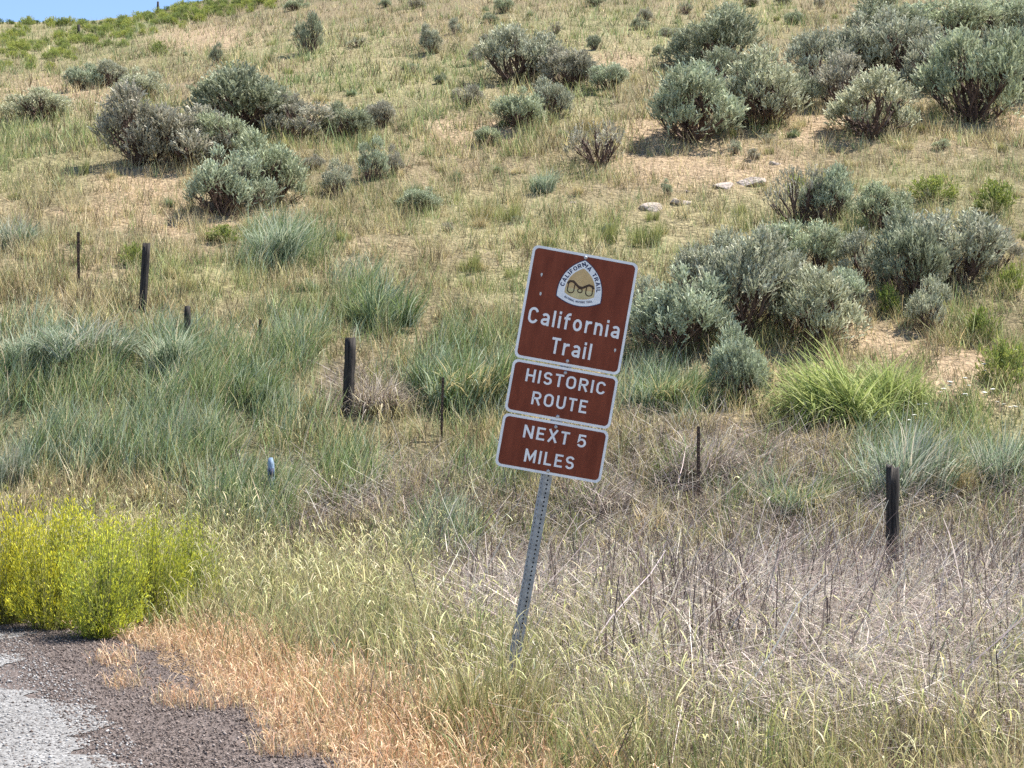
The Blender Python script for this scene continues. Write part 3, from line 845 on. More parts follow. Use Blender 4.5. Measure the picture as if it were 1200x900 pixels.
for (px, row, wp, hp, v, tint, lab) in yl:
    t = shrub('flowering_shrub', px, row, wp, hp * 1.0, 0, tint, lab, 'shrub', 'yellow shrubs beside the gravel', YEL[v], ('stems', 'foliage'))
rb = [(1175, 455, 66, 58, 'large lime green rabbitbrush at the right edge'), (1152, 402, 44, 44, 'lime green rabbitbrush on the soil above the larger one'),
      (1042, 368, 32, 36, 'small lime rabbitbrush under the large dark sagebrush'), (1094, 236, 64, 30, 'flat olive rabbitbrush below the upper right thicket'),
      (1164, 250, 56, 40, 'olive rabbitbrush near the right edge under the thicket'), (934, 228, 26, 24, 'tiny lime rabbitbrush by the reddish sagebrush'),
      (155, 314, 32, 30, 'small bright green rabbitbrush beside the tall fence post'), (186, 66, 24, 18, 'dark green rabbitbrush alone on the pale slope'),
      (230, 25, 20, 18, 'rounded dark rabbitbrush under the skyline'), (1185, 345, 36, 36, 'yellowish rabbitbrush right of the grey sagebrush'),
      (265, 285, 50, 22, 'low lime rabbitbrush in front of the hollow based sagebrush')]
for k, (px, row, wp, hp, lab) in enumerate(rb):
    shrub('rabbitbrush', px, row, wp, hp, 0, ((.86, .88, .85), (.72, .76, .75), (.95, 1.0, .85))[k % 3], lab, 'shrub', 'single rabbitbrush shrubs', RAB[k % 3], ('stems', 'foliage'))
def far_line(px):   # the green belt below the skyline
    return np.interp(px, [0, 100, 150, 250, 330], [62, 45, 34, 14, -4])
for k in range(240):
    px = rng.uniform(-60, 320)
    row = far_line(max(px, 0)) + rng.normal(0, 1) * np.interp(px, [0, 120, 320], [20, 8, 5])
    row = max(row, np.interp(px, [0, 130, 235, 320], [30, 30, 6, -15]))
    sh_ = rng.uniform(.7, 1.25)
    shrub('rabbitbrush', px, row, 14 * sh_, 9 * sh_, 0, ((1.15, 1.1, .95), (.9, .95, .95), (.7, .76, .85), (1.05, 1.05, .95))[k % 4],
          'green rabbitbrush in the belt below the left skyline', 'shrub', 'rabbitbrush belt below the skyline', RAB[k % 3], ('stems', 'foliage'))
# dark junipers along the skyline
for k in range(34):
    px = -40 + 280 * k / 34 + rng.uniform(-3, 3)
    row = np.interp(px, [-40, 130, 165, 190, 235], [27, 27, 21, 13, 3])
    hp = rng.choice([4, 5, 6, 7, 9], p=[.3, .3, .2, .15, .05])
    shrub('juniper', px, row + 1.5, hp * rng.uniform(1.2, 2.2), hp, 0, (.42, .55, .55), 'dark small juniper on the left skyline', 'tree', 'junipers along the left skyline', RAB[k % 3], ('trunk', 'crown'))

# ------------------------------------------------------------------ bunchgrass tussocks
def tussock_mesh(seed, pal, n=900, droop=1.0, spread=.22, lean=0.0, wind=.5):
    r = np.random.default_rng(seed)
    nc = 16
    ca = r.uniform(0, 6.28, nc); cr_ = np.sqrt(r.random(nc)) * .36
    ch = r.uniform(.55, 1.05, nc) * (1 - .35 * cr_ / .36)
    k = r.integers(0, nc, n)
    base = np.stack([np.cos(ca[k]) * cr_[k], np.sin(ca[k]) * cr_[k], np.full(n, -.03)], -1)
    base[:, :2] += r.normal(0, .045, (n, 2))
    az = np.arctan2(base[:, 1], base[:, 0]) + r.normal(0, .9, n)
    wi = r.random(n) < wind
    az = np.where(wi, r.normal(.15, .6, n), az)
    if lean: az = np.where(r.random(n) < lean, r.normal(math.pi * .97, .4, n), az)
    s = 4
    th0 = np.abs(r.normal(spread, spread * .7, n))
    th = th0[:, None] + (r.uniform(.1, 1, n) ** 1.3 * droop)[:, None] * (np.array([.05, .25, .7, 1.25]))[None, :]
    h = ch[k] * r.uniform(.6, 1.05, n)
    pc = np.array(pal)[r.integers(0, len(pal), nc)]
    c = np.where((r.random(n) < .45)[:, None], pc[k], np.array(pal)[r.integers(0, len(pal), n)]) * r.uniform(.7, 1.25, (n, 1))
    V, Q, C, tip, tt = ribbons(base, az, th, np.repeat((h / s)[:, None], s, 1), r.uniform(.008, .015, n)[:, None] * np.array([.7, 1, .9, .7, .15])[None, :], r.uniform(0, 6.28, n), np.repeat(c[:, None, :], s + 1, 1) * np.linspace(.9, 1.08, s + 1)[None, :, None])
    me = mesh_np('tussock_blades', V, Q, None, C); me.materials.append(M_TUSS)
    return me
TG = [tussock_mesh(300, GRN + BLUEGRN + STRAW[:1], 1100), tussock_mesh(301, GRN + BLUEGRN + STRAW[:2], 1000, 1.3, .3)]
TB = [tussock_mesh(310, BLUEGRN + BLUEGRN + PALE[:1], 1000, .9, .2), tussock_mesh(311, BLUEGRN + [(.45, .49, .40), (.50, .46, .36)], 900, 1.2, .28)]
TLm = [tussock_mesh(320, [(.36, .42, .14), (.42, .46, .18), (.30, .36, .12), (.50, .52, .26), (.24, .30, .10)], 1900, 1.5, .7, .75, .2), tussock_mesh(321, [(.36, .42, .14), (.40, .43, .18), (.30, .36, .12), (.50, .50, .28)], 1500, 1.3, .45, .5, .2)]
TY = [tussock_mesh(330, OLIVE + [(.34, .36, .12), (.40, .40, .14)], 420, .6, .2)]
TS = [tussock_mesh(340, STRAW + TAN[:1], 420, .9, .3), tussock_mesh(341, STRAW + OLIVE, 380, .8, .3)]
TD = [tussock_mesh(350, DEADC + PALE[:1] + DARK[:1], 1000, 1.9, .55), tussock_mesh(351, DEADC + DEADC + DARK[:2] + GRN[:1], 1000, 1.6, .5)]
tus = [
 (985, 490, 135, 106, TLm[0], 'big lime green grass mound combed to the left beside the sagebrush'),
 (1046, 480, 86, 84, TLm[1], 'smaller lime grass mound at the right end of the big one'),
 (548, 478, 120, 104, TG[1], 'broad green bunchgrass leaning beside the left edge of the sign'),
 (510, 462, 70, 72, TG[0], 'green bunchgrass behind the thin post left of the sign'),
 (450, 382, 90, 66, TG[0], 'dark green bunchgrass standing alone on straw above the blackened post'),
 (352, 412, 66, 62, TG[1], 'dark green bunchgrass above the green meadow'),
 (330, 308, 84, 58, TB[0], 'grey green bunchgrass below the left sagebrush clump'),
 (100, 425, 110, 62, TB[1], 'blue green bunchgrass at the upper edge of the green meadow'),
 (40, 432, 80, 52, TB[0], 'blue green bunchgrass near the left edge of the meadow'),
 (205, 440, 90, 58, TB[0], 'blue green bunchgrass under the short round post'),
 (300, 470, 80, 60, TG[0], 'green bunchgrass at the right end of the green meadow'),
 (1060, 585, 110, 112, TB[1], 'tall blue green bunchgrass behind the right fence post'),
 (1176, 572, 90, 76, TB[0], 'pale bluish bunchgrass near the right edge'),
 (1118, 580, 60, 66, TS[0], 'straw coloured bunchgrass between the two bluish ones'),
 (776, 476, 86, 66, TG[1], 'green bunchgrass touching the right side of the sign'),
 (16, 292, 60, 46, TB[1], 'silvery bunchgrass at the left edge above the fence'),
 (548, 320, 34, 34, TY[0], 'single yellow green tuft on straw above the sign'),
 (756, 290, 44, 44, TY[0], 'olive tuft right above the top corner of the sign'),
 (706, 285, 40, 40, TY[0], 'olive tuft behind the top edge of the sign'),
 (594, 260, 36, 34, TY[0], 'olive tuft on the slope above the yellow green tuft'),
 (565, 258, 34, 34, TS[1], 'straw tuft beside the olive tuft above the sign'),
 (690, 155, 34, 26, TS[0], 'straw tuft above the half bare sagebrush'),
 (98, 205, 14, 28, TY[0], 'narrow dark olive tuft above the bare soil at left'),
 (640, 225, 40, 30, TB[0], 'grey green tuft in the open middle of the slope'),
 (12, 570, 44, 70, TB[1], 'grey bunchgrass above the yellow shrubs at the left edge'),
 (440, 480, 80, 62, TD[0], 'bleached dead bunchgrass right of the blackened post'),
 (820, 560, 90, 70, TD[1], 'bleached dead bunchgrass around the thin post right of the sign'),
 (1140, 700, 130, 92, TD[0], 'grey dead bunchgrass at the lower right edge'),
 (930, 600, 90, 62, TG[1], 'half green bunchgrass in the dead straw'),
 (588, 874, 130, 165, TS[1], 'straw grass clump hiding the foot of the sign post'),
 (552, 862, 100, 110, TS[1], 'olive and straw clump left of the foot of the sign post'),
 (700, 600, 90, 60, TD[1], 'dead bunchgrass behind the sign post'),
]
for (px, row, wp, hp, me, lab) in tus:
    pt, s = at(px, row)
    o = link('bunchgrass', me)
    o.location = (pt.x, pt.y, pt.z - .02)
    o.rotation_euler = (0, 0, rng.normal(0, .35))
    wsc = wp / s / .95
    o.scale = (wsc, wsc, hp / s / .78)
    o.color = (1, 1, 1, 1)
    tag(o, lab, 'grass clump', 'bunchgrass clumps')
# scattered small tufts nothing tells apart
for k in range(130):
    px = rng.uniform(0, 1200); row = rng.uniform(0, 1) ** 1.0 * 330 + 12
    pt, s = at(px, row)
    if pt.y > 110: continue
    me = (TS[0], TS[1], TY[0], TS[0], TG[0])[k % 5]
    o = link('grass_tuft', me); o.location = (pt.x, pt.y, pt.z - .02); o.rotation_euler = (0, 0, rng.uniform(0, 6.28))
    q = rng.uniform(.3, .55); o.scale = (q, q, rng.uniform(.3, .5))
    tag(o, 'small grass tuft scattered on the open slope', 'grass clump', 'small grass tufts on the slope')

# ------------------------------------------------------------------ fence posts
def wood_post(px, row, wpx, hpx, lean, label, jag=.03, taper=1.0, round_=False):
    pt, s = at(px, row)
    h = hpx / s; r0 = wpx / s / 2
    rr = random.Random(int(px))
    n = 10; rings = 9
    V, Q = [], []
    for k in range(rings):
        f = k / (rings - 1); z = -.35 + (h + .35) * f
        for j in range(n):
            a = 2 * math.pi * j / n
            rad = r0 * (1 + .10 * math.sin(3 * a + px) + rr.uniform(-.07, .07)) * (1 + (taper - 1) * f)
            if k == rings - 1 and round_: rad *= .8
            V.append((rad * math.cos(a), rad * math.sin(a), z + (rr.uniform(-jag, jag) if k == rings - 1 else 0)))
        if k:
            o0 = (k - 1) * n
            for j in range(n): Q.append((o0 + j, o0 + (j + 1) % n, o0 + n + (j + 1) % n, o0 + n + j))
    V.append((0, 0, h + (.015 if round_ else -.01)))
    T = [((rings - 1) * n + j, (rings - 1) * n + (j + 1) % n, len(V) - 1) for j in range(n)]
    o = link('fence_post', mesh_np('fence_post', V, Q, T), M_WOOD)
    o.location = pt; o.rotation_euler = (rng.normal(0, .02), R(lean), 0)
    tag(o, label, 'fence post', 'old posts of the roadside fence')
wood_post(1045, 690, 15, 142, 0.5, 'thick black fence post with a split top standing in dead straw', .04)
wood_post(408, 488, 13, 89, 1.5, 'blackened fence post beside a bleached grass clump', .02)
wood_post(167, 366, 9.5, 81, 2.5, 'tall dark fence post beside a bright green shrub', .015)
wood_post(220, 418, 8, 56, -1, 'short round topped fence post sunk in green grass', .01, round_=True)

def t_post(px, row, hpx, lean, label, group='thin steel posts of the roadside fence', wd=.035, name='steel_post'):
    pt, s = at(px, row); h = hpx / s
    # T section: flange plus stem, with studs up the face
    t = wd * .22
    prof = [(-wd / 2, -t), (wd / 2, -t), (wd / 2, 0), (t / 2, 0), (t / 2, wd * .8), (-t / 2, wd * .8), (-t / 2, 0), (-wd / 2, 0)]
    V = [(a, b, z) for z in (-.4, h) for a, b in prof]
    m = len(prof)
    me = bpy.data.meshes.new('steel_post')
    F_ = [tuple(range(m))[::-1], tuple(range(m, 2 * m))] + [(j, (j + 1) % m, m + (j + 1) % m, m + j) for j in range(m)]
    k = .15
    while k < h - .05:
        b0 = len(V); q = wd * .22
        V += [(-q, -t - .001, k), (q, -t - .001, k), (q, -t - .001, k + .02), (-q, -t - .001, k + .02), (-q * .6, -t - .012, k + .004), (q * .6, -t - .012, k + .004), (q * .6, -t - .012, k + .016), (-q * .6, -t - .012, k + .016)]
        F_ += [(b0 + 4, b0 + 5, b0 + 6, b0 + 7), (b0, b0 + 1, b0 + 5, b0 + 4), (b0 + 1, b0 + 2, b0 + 6, b0 + 5), (b0 + 2, b0 + 3, b0 + 7, b0 + 6), (b0 + 3, b0, b0 + 4, b0 + 7)]
        k += .06
    me.from_pydata(V, [], F_); me.update()
    o = link(name, me, M_STEEL)
    o.location = pt; o.rotation_euler = (0, R(lean), .3)
    tag(o, label, 'fence post', group)
t_post(92, 340, 68, -.6, 'thin steel fence post left of the tall dark post', wd=.05)
t_post(304, 420, 44, 1, 'thin steel fence post above the green meadow', wd=.042)
t_post(517, 520, 76, 1.5, 'thin steel fence post in green grass left of the sign')
t_post(818, 590, 88, .5, 'thin steel fence post in bleached grass right of the sign', wd=.042)

# two distant poles at the skyline
def pole(px, row, hpx, label):
    pt, s = at(px, row); h = hpx / s
    V, Q = tube([(0, 0, -1), (0, 0, h * .5), (0, 0, h)], [.11, .10, .085], 8)
    V2 = [(0, 0, h + .03)]
    T = [(16 + j, 16 + (j + 1) % 8, 24) for j in range(8)]
    o = link('distant_pole', mesh_np('distant_pole', np.concatenate([V, V2]), Q, T), M_WOOD)
    o.location = pt
    tag(o, label, 'pole', 'poles near the left skyline')
pole(185, 19, 17, 'thin pole standing up against the sky')
pole(92, 45, 15, 'thin pole below the skyline among green shrubs')

# ------------------------------------------------------------------ small blue marker in the grass
pt, s = at(319, 600)
t = empty('marker_stake', pt, (0, R(-2), .2))
tag(t, 'small pale blue marker stake half hidden in the grass', 'marker')
M_BLUE = noise_mat('faded blue paint', (.15, .22, .34), (.30, .38, .48), 20, bump=.2)
M_NAVY = noise_mat('dark blue', (.015, .02, .06), (.04, .05, .12), 20, bump=.1)
hh = 62 / s
V, Q = tube([(0, 0, -.2), (0, 0, hh * .55), (0, 0, hh * .62), (0, 0, hh * .9), (0, 0, hh)], [.032, .032, .046, .042, .024], 8)
link('stake', mesh_np('stake', V, Q, [(32 + j, 32 + (j + 1) % 8, 32) for j in range(1, 7)]), M_BLUE, t)
V = [(-.032, -.066, hh * .64), (.032, -.066, hh * .64), (.032, -.064, hh * .8), (-.032, -.064, hh * .8), (-.032, -.04, hh * .64), (.032, -.04, hh * .64), (.032, -.04, hh * .8), (-.032, -.04, hh * .8)]
link('dark_patch', mesh_np('dark_patch', V, [(0, 1, 2, 3), (1, 5, 6, 2), (5, 4, 7, 6), (4, 0, 3, 7), (3, 2, 6, 7), (4, 5, 1, 0)]), M_NAVY, t)

# ------------------------------------------------------------------ pale rocks
def rock_mesh(seed):
    import bmesh
    bm = bmesh.new(); bmesh.ops.create_icosphere(bm, subdivisions=3, radius=.5)
    r = np.random.default_rng(seed)
    pl = r.normal(0, 1, (9, 3)); pl /= np.linalg.norm(pl, axis=1)[:, None]; dd = r.uniform(.18, .36, 9)
    for v in bm.verts:
        c = np.array(v.co)
        for nrm, q in zip(pl, dd):
            k = c @ nrm
            if k > q: c = c - nrm * (k - q) * .97
        c += r.normal(0, .004, 3)
        v.co = c
    me = bpy.data.meshes.new('rock'); bm.to_mesh(me); bm.free(); me.materials.append(M_ROCK)
    return me
RK = [rock_mesh(i) for i in range(3)]
for k, (px, row, wp, hp, lab) in enumerate([
    (764, 246, 34, 26, 'blocky white rock above the right corner of the sign'), (794, 236, 36, 16, 'flat white rock beside the blocky white one'),
    (874, 214, 44, 22, 'pale pinkish rock slab on bare soil left of the reddish sagebrush'), (848, 218, 30, 12, 'low pink rock left of the pinkish slab'),
    (905, 192, 22, 12, 'small pale rock above the pinkish slab'), (670, 238, 9, 7, 'single white stone on the middle slope'),
    (368, 108, 7, 6, 'tiny white stone on the green upper slope'), (804, 226, 10, 8, 'small pink stone above the flat white rock')]):
    pt, s = at(px, row)
    o = link('rock', RK[k % 3]); o.location = (pt.x, pt.y, pt.z - hp / s * .12)
    o.scale = (wp / s * 1.1, wp / s * .9, hp / s * .95); o.rotation_euler = (.30, -.12, .5 * math.sin(k * 2.0))
    tag(o, lab, 'rock', 'pale rocks on the slope')

# ------------------------------------------------------------------ white wildflowers
M_STEMG = noise_mat('flower stem', (.12, .16, .07), (.2, .24, .1), 20, bump=0)
M_WHITE = noise_mat('white petals', (.68, .67, .60), (.84, .83, .77), 60, bump=.2)
Vs, Qs = tube([(0, 0, -.02), (.01, 0, .2), (0, .01, .40)], [.004, .0035, .003], 4)
stem_me = mesh_np('flower_stem', Vs, Qs); stem_me.materials.append(M_STEMG)
V, T = [], []
for k in range(26):
    a = k * 2.4; rr = .05 * math.sqrt(k / 26); c = Vector((math.cos(a) * rr, math.sin(a) * rr, .40 + .012 - rr * .25))
    b0 = len(V)
    for j in range(6): V.append((c.x + .013 * math.cos(j * 1.047), c.y + .013 * math.sin(j * 1.047), c.z))
    V.append((c.x, c.y, c.z + .008)); V.append((0, 0, .37))
    for j in range(6):
        T.append((b0 + j, b0 + (j + 1) % 6, b0 + 6)); 
        if j % 2 == 0: T.append((b0 + (j + 1) % 6, b0 + j, b0 + 7))
head_me = mesh_np('flower_head', V, None, T); head_me.materials.append(M_WHITE)
for k, (px, row) in enumerate([(1154, 448), (1158, 452), (1102, 474), (1110, 472), (1118, 475), (1108, 480), (1130, 466), (1136, 468), (1132, 486), (1138, 481), (1152, 484), (1130, 490), (1168, 489), (1178, 490), (1182, 496), (1186, 500), (1076, 497), (1084, 494), (1072, 506), (1066, 512), (1164, 476), (1186, 430)]):
    pt, s = at(px, row)
    t = empty('white_wildflower', pt, (rng.normal(0, .1), rng.normal(0, .1), rng.uniform(0, 6)))
    q = rng.uniform(.5, .8); t.scale = (q, q, q * .9)
    tag(t, 'flat topped white wildflower on the soil at the right', 'wildflower', 'white wildflowers at the right')
    link('stem', stem_me, None, t); link('flower_head', head_me, None, t)

# ------------------------------------------------------------------ the road sign
def arc(cx, cy, rx, ry, a0, a1, n=10):
    return [(cx + rx * math.cos(R(a0 + (a1 - a0) * k / n)), cy + ry * math.sin(R(a0 + (a1 - a0) * k / n))) for k in range(n + 1)]
Bt, Tp, XH = .085, .915, .665
def glyph(ch):
    l_ = .085
    if ch == 'C': return .66, [arc(.33, .66, .245, .255, 15, 180) + arc(.33, .34, .245, .255, 180, 345)]
    if ch == 'O': return .70, [arc(.35, .66, .265, .255, 0, 180) + arc(.35, .34, .265, .255, 180, 360) + [(.615, .66)]]
    if ch == 'T': return .58, [[(0, Tp), (.58, Tp)], [(.29, Tp), (.29, 0)]]
    if ch == 'H': return .66, [[(l_, 0), (l_, 1)], [(.575, 0), (.575, 1)], [(l_, .5), (.575, .5)]]
    if ch == 'I': return .17, [[(l_, 0), (l_, 1)]]
    if ch == 'L': return .54, [[(l_, 1), (l_, Bt), (.54, Bt)]]
    if ch == 'E': return .56, [[(.56, Tp), (l_, Tp), (l_, Bt), (.56, Bt)], [(l_, .51), (.48, .51)]]
    if ch == 'F': return .54, [[(.54, Tp), (l_, Tp), (l_, 0)], [(l_, .48), (.46, .48)]]
    if ch == 'N': return .68, [[(l_, 0), (l_, 1)], [(.595, 0), (.595, 1)], [(l_, .96), (.595, .04)]]
    if ch == 'M': return .80, [[(l_, 0), (l_, 1)], [(.715, 0), (.715, 1)], [(l_, .95), (.40, .25), (.715, .95)]]
    if ch == 'X': return .66, [[(.07, 0), (.59, 1)], [(.07, 1), (.59, 0)]]
    if ch == 'U': return .66, [[(l_, 1), (l_, .34)] + arc(.33, .34, .245, .255, 180, 360) + [(.575, 1)]]
    if ch == 'A': return .74, [[(.06, 0), (.37, .97), (.68, 0)], [(.16, .27), (.58, .27)]]
    if ch == 'R': return .66, [[(l_, 0), (l_, Tp), (.36, Tp)] + arc(.36, .70, .215, .215, 90, -90) + [(l_, .485)], [(.33, .485), (.59, 0)]]
    if ch == 'S': return .62, [arc(.31, .70, .225, .215, 20, 180, 10) + arc(.31, .72, .225, .225, 190, 250, 4) + arc(.31, .30, .225, .22, 70, 0, 6) + arc(.31, .30, .225, .215, -10, -160, 10)]
    if ch == '5': return .62, [[(.55, Tp), (.14, Tp), (.11, .50)] + arc(.30, .35, .235, .265, 125, -150, 16)]
    if ch == 'a': return .56, [[(.475, 0), (.475, .50)] + arc(.28, .50, .195, .175, 0, 150, 8), [(.475, .40)] + arc(.27, .225, .19, .14, 90, 270, 8) + [(.40, .115), (.475, .20)]]
    if ch == 'l': return .17, [[(l_, 0), (l_, 1)]]
    if ch == 'i': return .17, [[(l_, 0), (l_, .75)], [(l_, .85), (l_, 1.02)]]
    if ch == 'f': return .42, [[(.17, 0), (.17, .75)] + arc(.35, .75, .18, .18, 180, 90, 6) + [(.42, .93)], [(0, XH), (.40, XH)]]
    if ch == 'o': return .60, [arc(.30, .375, .215, .29, 0, 360, 20)]
    if ch == 'r': return .42, [[(l_, 0), (l_, .75)], [(l_, .42)] + arc(.33, .42, .245, .25, 180, 85, 8) + [(.42, .67)]]
    if ch == 'n': return .56, [[(l_, 0), (l_, .75)], [(l_, .46)] + arc(.28, .46, .195, .205, 180, 0, 10) + [(.475, 0)]]
    return .34, []

def stroke(pts, hw, V, Fc, xf):
    P = [Vector((a, b)) for a, b in pts]
    q = [P[0]]
    for p in P[1:]:
        if (p - q[-1]).length > 1e-4: q.append(p)
    P = q
    base = len(V)
    for k, p in enumerate(P):
        d0 = (P[k] - P[k - 1]).normalized() if k else None
        d1 = (P[k + 1] - P[k]).normalized() if k < len(P) - 1 else None
        if d0 is None: nrm = Vector((-d1.y, d1.x))
        elif d1 is None: nrm = Vector((-d0.y, d0.x))
        else:
            m_ = Vector((-d0.y - d1.y, d0.x + d1.x))
            if m_.length < 1e-3: m_ = Vector((-d0.y, d0.x))
            m_.normalize(); c = max(.35, m_.dot(Vector((-d1.y, d1.x)))); nrm = m_ / c
        V.append(xf(p - nrm * hw)); V.append(xf(p + nrm * hw))
        if k: Fc.append((base + 2 * k - 2, base + 2 * k - 1, base + 2 * k + 1, base + 2 * k))

def text_mesh(name, s, cx, y0, width, cap, depth, hw=.085, gap=.19):
    adv, items = 0, []
    for ch in s:
        gw, st = glyph(ch)
        items.append((adv, st)); adv += gw + (gap if ch != ' ' else 0)
    adv -= gap
    sx = width / adv
    V, Fc = [], []
    for k, (x0, st) in enumerate(items):
        for j, t_ in enumerate(st):
            dz = depth + .00025 * j
            stroke(t_, hw, V, Fc, lambda p: (cx - width / 2 + (x0 + p.x) * sx, -dz, y0 + p.y * cap))
    return solid(name, V, Fc)

def solid(name, V, Fc):
    me = bpy.data.meshes.new(name); me.from_pydata([tuple(v) for v in V], [], Fc); me.update()
    return me

def rrect(w_, h_, r_, n=6):
    pts = []
    for (cx, cy, a0) in ((w_ / 2 - r_, h_ / 2 - r_, 0), (-w_ / 2 + r_, h_ / 2 - r_, 90), (-w_ / 2 + r_, -h_ / 2 + r_, 180), (w_ / 2 - r_, -h_ / 2 + r_, 270)):
        pts += arc(cx, cy, r_, r_, a0, a0 + 90, n)
    return pts

def plate_mesh(name, outline, y0, y1, zc=0):
    """Flat plate with thickness: front at -y0, back at y1."""
    n = len(outline)
    V = [(a, -y0, b + zc) for a, b in outline] + [(a, y1, b + zc) for a, b in outline]
    Fc = [tuple(range(n)), tuple(range(2 * n - 1, n - 1, -1))] + [(j, n + j, n + (j + 1) % n, (j + 1) % n) for j in range(n)]
    return solid(name, V, Fc)

def ring_mesh(name, o1, o2, y0, zc=0):
    n = len(o1)
    V = [(a, -y0, b + zc) for a, b in o1] + [(a, -y0, b + zc) for a, b in o2]
    return solid(name, V, [(j, (j + 1) % n, n + (j + 1) % n, n + j) for j in range(n)])

M_BROWN = noise_mat('brown sign sheeting', (.135, .027, .012), (.20, .046, .022), 5, 8, stretch=(3, 3, .8), rough=.5, bump=.03, spec=.2)
M_WHT = noise_mat('white sign sheeting', (.66, .67, .70), (.78, .79, .81), 9, 6, rough=.45, bump=.02, spec=.35)
M_ALU = noise_mat('aluminium back', (.35, .35, .35), (.5, .5, .5), 12, metal=.7, rough=.5, bump=.05)
M_GALV = noise_mat('galvanised steel', (.22, .23, .24), (.40, .41, .42), 26, 6, metal=.35, rough=.55, bump=.15, bscale=60, bdist=.003)
M_BOLT = noise_mat('bolt', (.35, .35, .36), (.5, .5, .52), 30, metal=.5, rough=.45, bump=.1)
M_TAN = noise_mat('tan print', (.46, .31, .14), (.56, .40, .20), 18, bump=0, rough=.5)
M_NAVYP = noise_mat('navy print', (.015, .022, .07), (.03, .04, .11), 18, bump=0, rough=.5)
M_DKBR = noise_mat('dark brown print', (.035, .016, .008), (.06, .028, .014), 18, bump=0, rough=.5)
M_YELP = noise_mat('straw print', (.47, .40, .20), (.58, .50, .28), 18, bump=0, rough=.5)

YAW, ROLL, LEAN = R(4), R(10.0), R(1.0)
SD = 8.6
rot = Matrix.Rotation(YAW, 4, 'Z') @ Matrix.Rotation(ROLL, 4, 'Y') @ Matrix.Rotation(LEAN, 4, 'X')
anchor = unproject(641.5, 556, SD)                     # bottom centre of the lowest plate
axis = (rot @ Vector((0, 0, 1, 0))).to_3d()
H0 = 1.0
for _ in range(40):
    bpt = anchor - axis * H0
    H0 += (bpt.z - float(terrain(bpt.x, bpt.y))) * .9
bpt = anchor - axis * H0
sign = empty('road_sign', bpt)
sign.rotation_euler = rot.to_euler()
tag(sign, 'leaning brown and white three plate historic trail sign on perforated post', 'road sign')

WP, HT, HM, GP = .622, .660, .309, .009
zl = H0 + HM / 2; zm = H0 + HM + GP + HM / 2; zt = H0 + 2 * HM + 2 * GP + HT / 2
def sign_plate(zc, hgt, label):
    p = link('sign_plate', plate_mesh('sign_plate', rrect(WP, hgt, .034), .002, .002, zc), M_WHT, sign)
    p['label'] = label
    face = link('brown_face', plate_mesh('brown_face', rrect(WP - .030, hgt - .030, .024), .0028, -.0021, zc), M_BROWN, p)
    return p
pl_t = sign_plate(zt, HT, 'square top plate with a trail emblem and white lettering')
pl_m = sign_plate(zm, HM, 'middle plate reading historic route')
pl_l = sign_plate(zl, HM, 'lowest plate reading next 5 miles')
def lettering(s, cx, y0, wid, cap, par, hw=.076, gap=.20):
    return link('lettering', text_mesh('lettering', s, cx, y0, wid, cap, .0034, hw, gap), M_WHT, par)
top = zt + HT / 2
lettering('California', 0, top - .452, .54, .096, pl_t)
lettering('Trail', .01, top - .602, .236, .095, pl_t)
tm = zm + HM / 2
lettering('HISTORIC', .012, tm - .118, .47, .075, pl_m)
lettering('ROUTE', -.004, tm - .243, .325, .077, pl_m)
tl = zl + HM / 2
lettering('NEXT 5', .005, tl - .122, .37, .075, pl_l)
lettering('MILES', -.004, tl - .258, .292, .076, pl_l)

# emblem: rounded triangle with ring lettering and an ox yoke
ex = 0.0
A_, L_, R_ = Vector((0, -.036)), Vector((-.130, -.268)), Vector((.130, -.268))
def bulge(a, b, k, n=14):
    m_ = (a + b) / 2; d = (b - a); nrm = Vector((d.y, -d.x)).normalized()
    c = m_ + nrm * k * 2
    return [(a * (1 - t) ** 2 + c * 2 * t * (1 - t) + b * t * t) for t in [i / n for i in range(n + 1)]]
def tri(scale, cy=-.185):
    a, b, c = [Vector((v.x * scale, cy + (v.y - cy) * scale)) for v in (A_, R_, L_)]
    k = scale
    pts = bulge(a, c, -.044 * k)[::-1]      # left corner up to the apex
    left = bulge(c, a, 0.044 * k); right = bulge(a, b, 0.044 * k); bot = bulge(b, c, .038 * k)
    # make sure every side bows outwards
    ctr = Vector((0, cy))
    def fix(s_, a_, b_, kk):
        mid = s_[len(s_) // 2]; ch = (a_ + b_) / 2
        return s_ if (mid - ctr).length > (ch - ctr).length else bulge(a_, b_, -kk)
    left = fix(left, c, a, 0.044 * k); right = fix(right, a, b, 0.044 * k); bot = fix(bot, b, c, .038 * k)
    return left, right, bot
def outline(scale):
    l1, r1, b1 = tri(scale)
    o_ = [tuple(p) for p in (l1[:-1] + r1[:-1] + b1[:-1])]
    return o_[::-1]
def scaled(v): return [(a, b) for a, b in v]
emb = link('emblem', plate_mesh('emblem', outline(1.0), .0036, -.0029, top), M_WHT, pl_t)
emb_parts = []
# the emblem's print is one level below the plate with it: ring, field, yoke, letters
link('emblem_outline', ring_mesh('emblem_outline', outline(1.02), outline(.985), .0040, top), M_NAVYP, pl_t)
link('emblem_field', plate_mesh('emblem_field', outline(.67), .0040, -.0037, top), M_TAN, pl_t)
# lower, straw coloured half of the field
lo_ = [(a, b) for a, b in outline(.64) if b < -.205]
link('emblem_ground', plate_mesh('emblem_ground', lo_, .0043, -.0041, top), M_YELP, pl_t)
